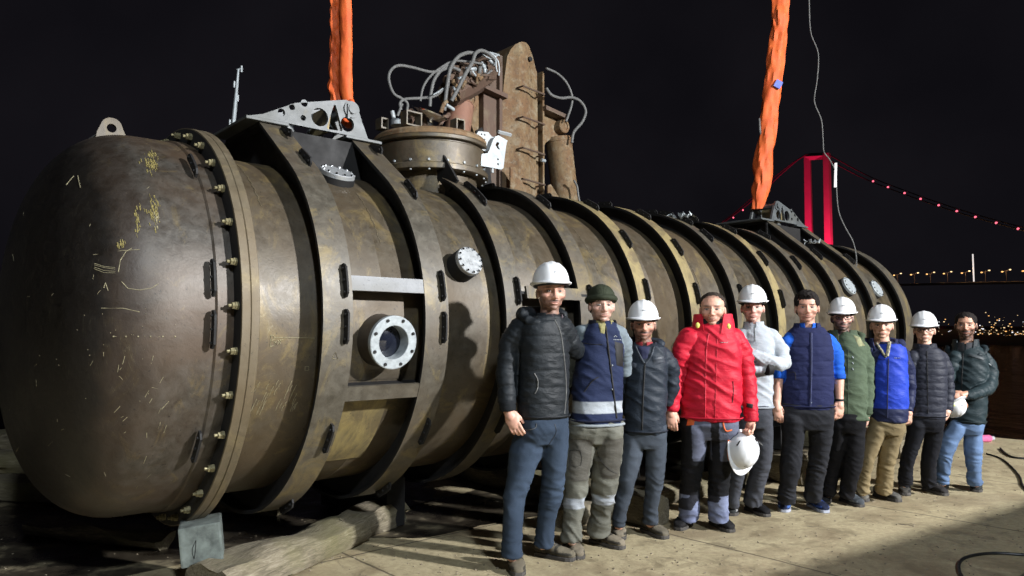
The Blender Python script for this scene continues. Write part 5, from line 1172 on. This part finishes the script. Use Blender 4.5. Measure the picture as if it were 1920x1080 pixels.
f.patch([(1122, 606), (1136, 607), (1133, 626), (1126, 624)], plain('olive scarf knit', LIN(140, 134, 92), .9, 0, .4, 60), 'scarf_end')
f.line([(1136, 612), (1140, 650), (1146, 700), (1152, 750), (1156, 784)], .007, 'web', 'zip_placket', lift=.001); f.patch([(1152, 640), (1168, 645), (1168, 688), (1156, 685)], 'web', 'chest_pocket')
for y in (685, 730): f.line([(1147, y), (1148.5, y)], .006, 'zinc', 'snap_button')
f.line([(1095, 735), (1110, 715), (1122, 707)], .004, 'web', 'pocket_welt'); f.line([(1080, 640), (1105, 645), (1130, 646)], .0025, 'web', 'seam')
for x in (1150, 1153, 1156, 1159, 1162): f.line([(x, 637), (x+1.6, 637)], .0035, 'white', 'chest_logo', n=1)
f.line([(1151, 632), (1154, 629), (1157, 632)], .002, 'white', 'chest_logo', n=1)
f.line([(1068, 845), (1088, 845), (1089, 872), (1070, 872), (1068, 845)], .002, 'web', 'knee_pocket', f.trousers, f.tbv, n=2); f.line([(1118, 840), (1126, 862), (1142, 880), (1156, 888)], .002, 'web', 'trouser_seam', f.trousers, f.tbv)
f.rim((786, 1070, 1168, .135), (.012, .014, .03), .010); f.rim((794, 1071, 1167, .13), LIN(135, 142, 146), .016, name='shirt_hem')
# --- man 3: dark parka
f = Fig(5.34, 4, (1206, 610), 'short man in white helmet, dark slate parka and red neckerchief', .98, 4, beard=.8, moustache=1, hair=(.015, .011, .009), skin=LIN(204, 152, 130))
NV2 = (.020, .027, .038)
f.upper([(812, 1172, 1248, .11), (800, 1168, 1250, .13), (750, 1167, 1252, .14), (700, 1170, 1252, .135), (668, 1172, 1252, .125), (650, 1180, 1246, .11), (645, 1192, 1226, .08)],
        [dict(p=[(1184, 662), (1177, 700, .02), (1176, 745, .04), (1180, 772, .03)], r=[.068, .06, .055, .05]), dict(p=[(1244, 664), (1258, 700, .03), (1259, 728, .05), (1248, 755, .09)], r=[.068, .064, .058, .052])], NV2, 'nylon', wr=.009)
f.lower(((795, 1172, 1250, .11), (828, 1170, 1250, .12)), [dict(p=[(1188, 818, 46), (1184, 850, 46), (1175, 895, 38), (1171, 920, 33), (1163, 955, 28), (1160, 990, 27)], sole=(1161, 1012)),
        dict(p=[(1230, 818, 44), (1230, 850, 44), (1228, 890, 39), (1226, 915, 34), (1220, 950, 30), (1219, 985, 29)], sole=(1220, 1008))], (.045, .054, .068))
f.shoe((1158, 992), (1163, 1018), LIN(116, 108, 94), LIN(60, 58, 52), L_=.27); f.shoe((1209, 996), (1248, 1011), LIN(100, 94, 82), LIN(60, 58, 52), L_=.27)
f.finish((1207, 645, 815)); f.helm(); f.hair()
f.collar(1208, 656, 641, 52, 44, NV2, .014, 1.0, 'nylon', dep=.085); f.collar(1207, 654, 641, 34, 32, (.28, .035, .04), .01, .25, name='neckerchief', dep=.066, dy=.012)
f.patch([(1196, 650), (1219, 650), (1214, 672), (1204, 674)], plain('navy shirt front', (.012, .015, .05), .8), 'shirt_front')
f.line([(1192, 650), (1200, 668), (1208, 682)], .008, plain('slate lapel', (.024, .031, .043), .6), 'lapel'); f.line([(1226, 650), (1220, 668), (1210, 682)], .008, plain('slate lapel', (.024, .031, .043), .6), 'lapel')
f.line([(1209, 682), (1207, 720), (1205, 760), (1204, 806)], .006, 'web', 'zip_placket'); f.patch([(1224, 672), (1244, 668), (1247, 680), (1225, 684)], plain('slate flap', (.026, .033, .046), .6), 'pocket_flap')
f.patch([(1176, 676), (1194, 682), (1192, 692), (1174, 687)], plain('slate flap', (.026, .033, .046), .6), 'pocket_flap')
f.hood(1206, 648, 66, NV2, 'nylon', .038); f.rim((806, 1171, 1249, .128), (.014, .018, .027), .009, 'nylon')
# --- man 4: red jacket
RED = (.52, .014, .034)
f = Fig(5.5, -2, (1336, 582), 'smiling man without helmet in bright red jacket with raised collar', 1.04, -3, beard=.22, moustache=.3, hair=(.035, .025, .018), skin=LIN(208, 158, 136), sides=.85, scalp=.6)
f.upper([(786, 1276, 1388, .12), (776, 1275, 1389, .15), (740, 1274, 1391, .155), (700, 1273, 1392, .155), (660, 1275, 1390, .15), (635, 1282, 1386, .13), (618, 1296, 1372, .11), (606, 1310, 1362, .085)],
        [dict(p=[(1290, 634), (1275, 670, .0), (1266, 715, .02), (1259, 768, -.03)], r=[.082, .072, .062, .048]), dict(p=[(1378, 634), (1394, 670, .0), (1402, 715, -.02), (1409, 788, -.08)], r=[.082, .072, .064, .050])], RED, 'nylon', wr=.012)
def wt(P, c, n):
    z = P[:, 2]; c[:] = LIN(92, 96, 112); k = (z > .28) & (z < .555); c[k] = LIN(26, 27, 30); lo = z < .16; c[lo] = LIN(105, 112, 138)
    m = (z > .16) & (z < .28); w_ = np.array([wn(p, (9, 9, 9), 1) for p in P]) > .05; c[m & w_] = LIN(45, 46, 52); c[m & ~w_] = LIN(118, 126, 152)
    side = (np.abs(P[:, 0]-.01) > .165) & (z > .28) | (np.abs(P[:, 0]-.01) < .03) & (z > .28); c[side] = LIN(30, 30, 33); return c
f.lower(((780, 1276, 1384, .13), (812, 1276, 1384, .14)), [dict(p=[(1303, 802, 54), (1300, 845, 50), (1296, 890, 42), (1292, 930, 40), (1291, 976, 40)], sole=(1288, 992)),
        dict(p=[(1358, 802, 54), (1354, 845, 50), (1349, 890, 42), (1347, 930, 41), (1348, 979, 42)], sole=(1350, 996))], LIN(92, 96, 112), 'cloth', wr=.007, cf=wt)
f.shoe((1294, 978), (1268, 998), LIN(32, 31, 32), None); f.shoe((1337, 982), (1372, 999), LIN(32, 31, 32), None)
f.arm_skin([(1266, 715, .02), (1259, 772, -.03)], [.034, .026]); f.hand((1258, 770, -.03), (1261, 800, -.05), (.25, 1, 0), (1, -.3, 0), .4)
f.arm_skin([(1402, 715, -.02), (1409, 790, -.08)], [.034, .026]); f.hand((1408, 790, -.08), (1404, 812, -.10), (-.7, -.5, 0), (-.6, -.9, .2), .9, grip=True)
f.finish((1337, 612, 800)); f.hair(recede=.012, col=(.035, .026, .020))
f.collar(1337, 622, 589, 82, 70, RED, .016, .55, 'nylon', dep=.115, wav=.004); f.collar(1336, 622, 598, 66, 58, (.012, .012, .014), .01, .25, name='inner_collar', dep=.095)
ylw = plain('yellow hood toggle', (.65, .6, .12), .6)
for x, y in ((1308, 610), (1366, 612)):
    c = f.w((x, y, -.11))-f.loc; mb = MB(); ell(mb, c, (.016, .014, .022)); mb.build('hood_toggle', ylw, f.jacket, True)
rdk = plain('red placket', (.50, .014, .034), .5, 0, .1)
f.line([(1329, 625), (1325, 650), (1323, 700), (1322, 784)], .004, rdk, 'placket_edge'); f.line([(1345, 625), (1343, 700), (1341, 784)], .0025, rdk, 'placket_seam')
f.line([(1374, 715), (1375, 735), (1373, 755)], .003, 'web', 'pocket_zip'); f.line([(1288, 698), (1282, 715), (1280, 735)], .003, rdk, 'pocket_zip')
for x in (1351, 1354, 1357, 1360, 1363): f.line([(x, 642), (x+1.6, 642.3)], .003, 'white', 'chest_logo', n=1)
f.patch([(1400, 756), (1412, 758), (1411, 766), (1399, 763)], 'web', 'cuff_tab'); org = plain('orange pocket trim', (.6, .11, .02), .7)
f.patch([(1290, 786), (1304, 784), (1301, 797), (1287, 798)], org, 'pocket_trim', bv=f.tbv, parent=f.trousers); f.line([(1356, 788), (1357, 800), (1362, 808), (1372, 806)], .006, org, 'pocket_trim', f.trousers, f.tbv)
f.line([(1366, 825), (1365, 845), (1366, 862)], .007, org, 'side_trim', f.trousers, f.tbv)
hm = empty('safety_helmet', f.w((1403, 842, -.12)), 0, 'white safety helmet hanging from the hand of the man in red', 'helmet', 'helmets carried in the hand')
def held(root, A, F_, hs):
    A = Vector(A).normalized(); F_ = (Vector(F_)-A*A.dot(Vector(F_))).normalized(); Z = F_.cross(A); c = Vector(root.location)
    o = helmet(c-Z*.075*hs, A, F_, hs, root, c, z0=.0, name='helmet_shell'); return A, F_, Z
A_, F_, Z_ = held(hm, (.85, .3, -.25), (.35, -.1, -.9), 1.0)
if Z_.y > 0: pass
mb = MB(); p0 = f.w((1404, 812, -.10))-Vector(hm.location)
for dx in (-.035, .035): mb.tube(spline([p0, p0+Vector((dx*.8, 0, -.03)), Vector((dx*1.8, -.02, .06)), Vector((dx*2.6, -.03, .03))], 5), .006, 6)
mb.build('chin_strap', M['black'], hm, True); mb = MB(); ell(mb, p0+Vector((-.03, -.02, -.035)), (.016, .012, .018)); mb.build('strap_badge', ylw, hm, True)
f.rim((781, 1275, 1389, .150), (.42, .012, .03), .009, 'nylon'); f.cuff((1408, 772, -.07), (1409, 790, -.08), .050, (.46, .012, .03), 'nylon'); f.cuff((1260, 752, -.03), (1259, 770, -.03), .049, (.46, .012, .03), 'nylon')
# --- man 5: grey fleece, arms crossed
GF = LIN(168, 174, 180)
f = Fig(5.86, 6, (1411, 578), 'man in white helmet and light grey fleece with arms crossed', .98, 2, beard=.12, moustache=.15, hair=(.03, .02, .014), skin=LIN(212, 165, 150), sides=.8)
f.upper([(766, 1385, 1447, .11), (755, 1384, 1449, .125), (720, 1385, 1450, .125), (685, 1384, 1452, .13), (650, 1384, 1453, .13), (628, 1388, 1449, .11), (615, 1398, 1436, .085), (608, 1402, 1428, .07)],
        [dict(p=[(1443, 630), (1460, 655, -.02), (1470, 682, -.08), (1450, 680, -.20), (1414, 664, -.25), (1398, 656, -.22)], r=[.072, .066, .062, .055, .048, .045]),
         dict(p=[(1393, 630), (1383, 660, -.02), (1380, 688, -.08), (1405, 692, -.18), (1432, 690, -.19)], r=[.07, .064, .058, .050, .042])], GF, 'cloth', wr=.009, name='fleece')
f.lower(((758, 1386, 1446, .115), (790, 1384, 1446, .125)), [dict(p=[(1398, 782, 38), (1392, 830, 38), (1384, 880, 32), (1378, 915, 28), (1373, 952, 28)], sole=(1372, 968)),
        dict(p=[(1430, 782, 40), (1430, 830, 42), (1426, 875, 38), (1416, 910, 36), (1410, 948, 36)], sole=(1412, 968))], LIN(66, 68, 74), 'cloth')
f.shoe((1371, 950), (1374, 972), LIN(50, 52, 52), LIN(120, 120, 120)); f.sp['lace'] = M['white']; f.shoe((1399, 954), (1444, 971), LIN(24, 24, 26), None)
f.arm_skin([(1412, 661, -.21), (1400, 656, -.20)], [.03, .026]); f.hand((1400, 656, -.2), (1386, 652, -.16), (0, 1, 0), (0, 0, 1), .4)
f.finish((1413, 614, 780)); f.helm(z0=.056); f.hair()
f.collar(1413, 618, 603, 40, 36, GF, .012, .15, dep=.072); f.line([(1414, 606), (1415, 622), (1416, 640)], .003, 'hose', 'zip')
mb = MB(); c = f.w((1441, 691, -.21))-f.loc; d = (f.w((1450, 689, -.18))-f.w((1432, 691, -.2))).normalized(); mb.tube([c-d*.022, c+d*.022], .049, 16); mb.build('wrist_band', M['web'], f.jacket, True)
f.rim((762, 1385, 1448, .123), LIN(150, 156, 162), .011)
# --- man 6: navy vest, blue shirt, no helmet
f = Fig(6.0, 7, (1513, 578), 'dark haired man without helmet in navy quilted vest over blue shirt', 1.02, 3, beard=.3, moustache=.35, hair=(.016, .013, .011), skin=LIN(205, 156, 134))
BL = (.012, .10, .52)
def cf6(P, c, na): c[na] = BL; return c
f.upper([(766, 1466, 1560, .12), (752, 1464, 1562, .14), (710, 1463, 1563, .145), (670, 1462, 1562, .145), (645, 1466, 1559, .135), (628, 1474, 1552, .115), (614, 1488, 1540, .09)],
        [dict(p=[(1476, 640), (1463, 665, .02), (1460, 705, .02)], r=[.062, .058, .05]), dict(p=[(1553, 638), (1566, 668, .0), (1572, 706, -.03)], r=[.066, .062, .053])], (.014, .018, .062), 'cloth', wr=.006, quilt=.115, cf=cf6, name='quilted_vest')
f.lower(((756, 1464, 1560, .125), (792, 1462, 1560, .135)), [dict(p=[(1489, 784, 50), (1486, 830, 43), (1481, 880, 38), (1477, 910, 34), (1474, 944, 33)], sole=(1473, 964)),
        dict(p=[(1538, 784, 50), (1538, 830, 43), (1533, 870, 38), (1527, 905, 34), (1523, 940, 33)], sole=(1525, 960))], LIN(40, 41, 45), 'cloth', wr=.009)
f.sp['lace'] = plain('pale blue laces', (.2, .3, .55), .7)
f.shoe((1474, 940), (1468, 970), LIN(34, 42, 66), LIN(60, 90, 150), solecol=plain('pale sole', (.3, .32, .38), .7)); f.shoe((1513, 945), (1556, 966), LIN(28, 34, 52), LIN(40, 60, 110), solecol=plain('pale sole', (.3, .32, .38), .7))
f.arm_skin([(1460, 690, .02), (1459, 712, .02), (1457, 760, -.02)], [.042, .040, .027]); f.hand((1457, 760, -.02), (1461, 790, -.04), (.25, 1, 0), (1, -.3, 0), .5)
f.arm_skin([(1571, 690, -.02), (1573, 712, -.03), (1574, 754, -.07)], [.042, .041, .028]); f.hand((1574, 754, -.07), (1573, 786, -.10), (-.25, 1, 0), (-1, -.3, 0), .6, sc=1.05)
f.finish((1514, 615, 780)); f.hair(kind='wavy')
f.collar(1513, 625, 606, 58, 46, (.014, .018, .062), .014, .7, dep=.09); f.collar(1514, 618, 606, 34, 32, BL, .006, .45, name='shirt_collar', dep=.066, dy=.012)
f.line([(1521, 624), (1521, 680), (1520, 730), (1519, 762)], .009, plain('vest placket', (.018, .024, .075), .7), 'placket', sx=1)
for y in (673, 714, 755): f.line([(1521, y), (1522, y)], .006, 'zinc', 'snap_button', n=1)
f.line([(1478, 700), (1490, 698), (1492, 712)], .003, 'web', 'pocket_welt'); 
mb = MB(); c = f.w((1574, 750, -.07))-f.loc; mb.tube([c-Vector((0, 0, .009)), c+Vector((0, 0, .009))], .033, 16); mb.build('wristwatch', M['web'], f.bodyo, True)
f.rim((760, 1465, 1561, .138), (.010, .013, .045), .009); f.cuff((1460, 700, .02), (1460, 709, .02), .051, (.010, .085, .45)); f.cuff((1572, 700, -.03), (1572, 710, -.03), .054, (.010, .085, .45))
# --- man 7: green parka
GR = LIN(78, 90, 72)
f = Fig(6.22, 8, (1579, 597), 'man in white helmet and glasses wearing a long olive green parka', .97, 6, beard=.95, moustache=.9, hair=(.02, .014, .011), skin=LIN(204, 160, 142))
f.upper([(786, 1560, 1628, .11), (774, 1558, 1630, .13), (730, 1558, 1626, .135), (690, 1560, 1624, .135), (655, 1560, 1622, .13), (638, 1566, 1616, .11), (624, 1574, 1600, .085)],
        [dict(p=[(1565, 650), (1556, 690, .03), (1556, 740, .03)], r=[.062, .056, .05]), dict(p=[(1614, 650), (1624, 685, .0), (1626, 730, -.02), (1624, 774, -.05)], r=[.068, .062, .056, .048])], GR, 'cloth', wr=.008, name='parka')
f.lower(((770, 1560, 1622, .11), (800, 1560, 1622, .125)), [dict(p=[(1572, 792, 36), (1568, 840, 34), (1560, 880, 30), (1553, 930, 28)], sole=(1550, 946)),
        dict(p=[(1602, 792, 42), (1601, 840, 42), (1597, 880, 36), (1591, 905, 31), (1588, 934, 30)], sole=(1589, 952))], LIN(26, 26, 29), 'cloth')
f.shoe((1552, 932), (1544, 948), LIN(40, 42, 46), None); f.shoe((1579, 938), (1617, 952), LIN(66, 70, 74), LIN(100, 105, 110))
f.arm_skin([(1626, 730, -.02), (1624, 776, -.05)], [.034, .027]); f.hand((1624, 774, -.05), (1620, 800, -.07), (-.25, 1, 0), (-1, -.3, 0), .6)
f.finish((1579, 628, 785), glasses=True); f.helm(z0=.05); f.hair()
f.collar(1580, 642, 619, 56, 48, LIN(70, 80, 64), .014, .45, dep=.088); f.patch([(1600, 628), (1612, 633), (1622, 648), (1610, 650)], plain('olive shoulder yoke', LIN(120, 120, 88), .8, 0, .4, 30), 'shoulder_patch')
for k in range(3): f.line([(1606+k*4, 634+k*1.5), (1614+k*3, 642+k*1.5)], .0025, 'web', 'piping')
f.line([(1590, 655), (1590, 700), (1590, 776)], .003, plain('olive seam', LIN(58, 68, 52), .8), 'seam')
for y in (668, 679, 690): f.line([(1598, y), (1600, y+4)], .004, 'zinc', 'zip_pull', n=1)
f.hood(1582, 632, 62, LIN(68, 78, 62), r=.032); f.cuff((1624, 762, -.05), (1624, 776, -.05), .050, LIN(62, 72, 56))
# --- man 8: royal blue jacket
RB = (.020, .052, .42); NVY = (.016, .020, .055)
f = Fig(6.38, 6, (1653, 611), 'older man in white helmet, royal blue jacket and tartan scarf, khaki trousers', .99, 3, beard=.05, moustache=.1, hair=(.10, .08, .06), skin=LIN(206, 160, 138), sides=.5)
def cf8(P, c, na): c[(P[:, 2] > 1.405-.25*np.abs(P[:, 0])*0) & ~na] = NVY; c[na] = NVY; c[(P[:, 2] < .86) & ~na] = NVY; return c
f.upper([(790, 1636, 1698, .11), (780, 1634, 1700, .13), (740, 1632, 1702, .135), (700, 1631, 1702, .135), (668, 1632, 1700, .13), (650, 1638, 1694, .11), (641, 1646, 1676, .085)],
        [dict(p=[(1640, 660), (1634, 700, .03), (1634, 745, .03)], r=[.064, .058, .05]), dict(p=[(1692, 660), (1703, 700, .02), (1706, 735, .02), (1703, 770, -.01)], r=[.066, .06, .053, .046])], RB, 'nylon', wr=.007, cf=cf8)
KH = LIN(128, 114, 86)
f.lower(((780, 1634, 1696, .11), (806, 1632, 1694, .12)), [dict(p=[(1648, 800, 36), (1634, 835, 34), (1623, 868, 28), (1620, 895, 26), (1618, 928, 27)], sole=(1618, 944)),
        dict(p=[(1680, 800, 38), (1668, 835, 36), (1662, 868, 33), (1659, 895, 31), (1656, 926, 31)], sole=(1656, 942))], KH, 'cloth')
f.shoe((1617, 924), (1620, 948), LIN(92, 90, 84), None); f.shoe((1643, 930), (1687, 942), LIN(84, 82, 78), LIN(50, 50, 50))
f.arm_skin([(1706, 735, .02), (1703, 770, -.01)], [.034, .027]); f.hand((1703, 768, -.01), (1702, 792, -.03), (-.25, 1, 0), (-1, -.3, 0), .5)
f.finish((1653, 640, 790)); f.helm(); 
f.collar(1655, 654, 636, 56, 50, NVY, .014, .8, dep=.09, wav=.01)
tw_ = NT('tartan scarf'); ck = tw_.n('ShaderNodeTexChecker'); ck.inputs['Scale'].default_value = 46; ck.inputs[1].default_value = (.34, .31, .2, 1); ck.inputs[2].default_value = (.16, .15, .12, 1); tw_.L(tw_.tc.outputs['Object'], ck.inputs['Vector']); tw_.set(Base_Color=ck.outputs['Color'], Roughness=.9)
f.line([(1640, 636), (1647, 648), (1655, 660), (1662, 670)], .011, tw_.m, 'scarf', lift=.004); f.line([(1669, 628), (1667, 645), (1665, 658), (1663, 668)], .015, tw_.m, 'scarf', lift=.004)
f.line([(1666, 672), (1665, 710), (1664, 750), (1664, 784)], .005, plain('navy zip', NVY, .5), 'zip_placket'); f.line([(1647, 674), (1653, 665), (1660, 674), (1647, 674)], .0025, plain('navy print', NVY, .5), 'chest_print', n=1)
for x in (1677, 1680, 1683, 1686): f.line([(x, 671), (x+1.7, 671.3)], .003, 'white', 'chest_logo', n=1)
f.hood(1655, 646, 64, NVY, r=.034)
# --- man 9: slim quilted jacket
f = Fig(6.64, 4, (1733, 620), 'man in white helmet and glasses wearing a dark finely quilted jacket', .95, 2, beard=.05, moustache=.08, hair=(.015, .012, .01), skin=LIN(214, 172, 150))
f.upper([(784, 1705, 1769, .10), (772, 1703, 1772, .12), (730, 1703, 1773, .125), (695, 1703, 1773, .125), (672, 1705, 1770, .12), (658, 1712, 1762, .10), (646, 1722, 1746, .08)],
        [dict(p=[(1710, 668), (1702, 700, .01), (1700, 735, .01), (1701, 766, -.01)], r=[.062, .056, .05, .044]), dict(p=[(1764, 668), (1775, 700, .0), (1779, 735, -.01), (1777, 770, -.04)], r=[.064, .058, .052, .046])], (.026, .028, .040), 'nylon', quilt=.062, wr=.0045)
f.lower(((775, 1706, 1768, .10), (800, 1704, 1768, .115)), [dict(p=[(1720, 795, 36), (1712, 830, 32), (1701, 862, 27), (1698, 885, 25), (1697, 912, 26)], sole=(1697, 932)),
        dict(p=[(1752, 795, 36), (1748, 830, 34), (1742, 862, 29), (1741, 885, 26), (1742, 912, 27)], sole=(1742, 930))], LIN(30, 31, 36), 'cloth')
f.shoe((1697, 912), (1696, 938), LIN(70, 68, 64), LIN(45, 45, 45)); f.shoe((1732, 918), (1777, 931), LIN(48, 46, 46), None)
f.arm_skin([(1779, 735, -.01), (1777, 772, -.04)], [.034, .027]); f.hand((1777, 768, -.04), (1768, 788, -.07), (-.25, 1, 0), (-1, -.3, 0), .8)
f.arm_skin([(1700, 735, .01), (1701, 768, -.01)], [.034, .026]); f.hand((1701, 767, -.01), (1702, 790, -.03), (.25, 1, 0), (1, -.3, 0), .5)
f.finish((1733, 648, 790), glasses=True); f.helm(z0=.05); f.hair()
f.collar(1734, 658, 644, 42, 38, (.022, .024, .034), .012, .5, 'nylon', dep=.078); f.line([(1738, 652), (1739, 700), (1740, 776)], .0035, 'web', 'zip')
f.rim((778, 1704, 1771, .118), (.022, .024, .034), .009, 'nylon')
# --- man 10: dark green parka, helmet in hand
DG = (.018, .030, .034)
f = Fig(6.95, -4, (1811, 611), 'rightmost man, black haired and bearded, in dark green parka and pale jeans', 1.0, -2, beard=.95, moustache=1, hair=(.010, .008, .007), skin=LIN(190, 142, 118))
f.upper([(794, 1791, 1842, .11), (782, 1788, 1846, .13), (740, 1785, 1848, .135), (700, 1783, 1850, .135), (672, 1784, 1850, .125), (658, 1791, 1842, .11), (646, 1800, 1824, .085)],
        [dict(p=[(1844, 668), (1857, 700, -.02), (1852, 728, -.12), (1822, 740, -.22), (1812, 741, -.22)], r=[.066, .064, .06, .052, .046]), dict(p=[(1790, 668), (1779, 700, .0), (1778, 730, -.05), (1787, 742, -.14)], r=[.064, .058, .052, .044])], DG, 'nylon', wr=.008)
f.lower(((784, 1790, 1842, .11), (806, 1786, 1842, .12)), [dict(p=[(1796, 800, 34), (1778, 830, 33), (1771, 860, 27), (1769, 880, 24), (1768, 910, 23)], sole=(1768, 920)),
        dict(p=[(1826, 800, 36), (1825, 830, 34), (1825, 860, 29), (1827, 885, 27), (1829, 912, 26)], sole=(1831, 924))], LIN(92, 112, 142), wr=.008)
f.shoe((1768, 903), (1767, 921), LIN(70, 74, 72), None); f.shoe((1829, 906), (1832, 932), LIN(44, 46, 46), None)
f.arm_skin([(1822, 740, -.22), (1806, 741, -.23)], [.032, .027]); f.hand((1808, 740, -.23), (1790, 745, -.24), (0, 1, -.2), (0, 0, 1), .5); f.arm_skin([(1779, 735, -.06), (1789, 743, -.15)], [.032, .027]); f.hand((1789, 742, -.15), (1800, 752, -.2), (0, 1, 0), (.4, 0, 1), .6)
f.finish((1812, 650, 795)); f.hair()
f.collar(1811, 660, 636, 48, 42, (.016, .024, .028), .014, .7, 'nylon', dep=.088); f.collar(1811, 655, 642, 34, 34, (.05, .05, .055), .008, .1, name='roll_neck', dep=.07, dy=.01)
dgm = plain('dark green flap', (.014, .022, .026), .6)
f.patch([(1818, 662), (1846, 670), (1844, 676), (1815, 668)], dgm, 'shoulder_yoke'); f.line([(1806, 662), (1804, 700), (1803, 730)], .005, 'web', 'zip_placket')
f.line([(1854, 682), (1858, 685)], .005, 'white', 'sleeve_logo', n=1)
h2 = empty('safety_helmet', f.w((1792, 770, -.24)), 0, 'white safety helmet with yellow green strip held upturned by the rightmost man', 'helmet', 'helmets carried in the hand')
A_, F_, Z_ = held(h2, (-.9, -.1, -.3), (.1, -.9, .35), .95)
mb = MB(); P = [(A_*.118*math.cos(t)+F_*.142*math.sin(t))-Z_*.05 for t in np.linspace(-.9, 1.0, 12)]; mb.tube(P, .016, 8); mb.build('yellow_strip', plain('yellow green strip', (.6, .7, .12), .5), h2, True)
f.hood(1811, 656, 60, (.014, .022, .026), 'nylon', .030); f.rim((789, 1789, 1844, .125), (.013, .022, .025), .009, 'nylon')
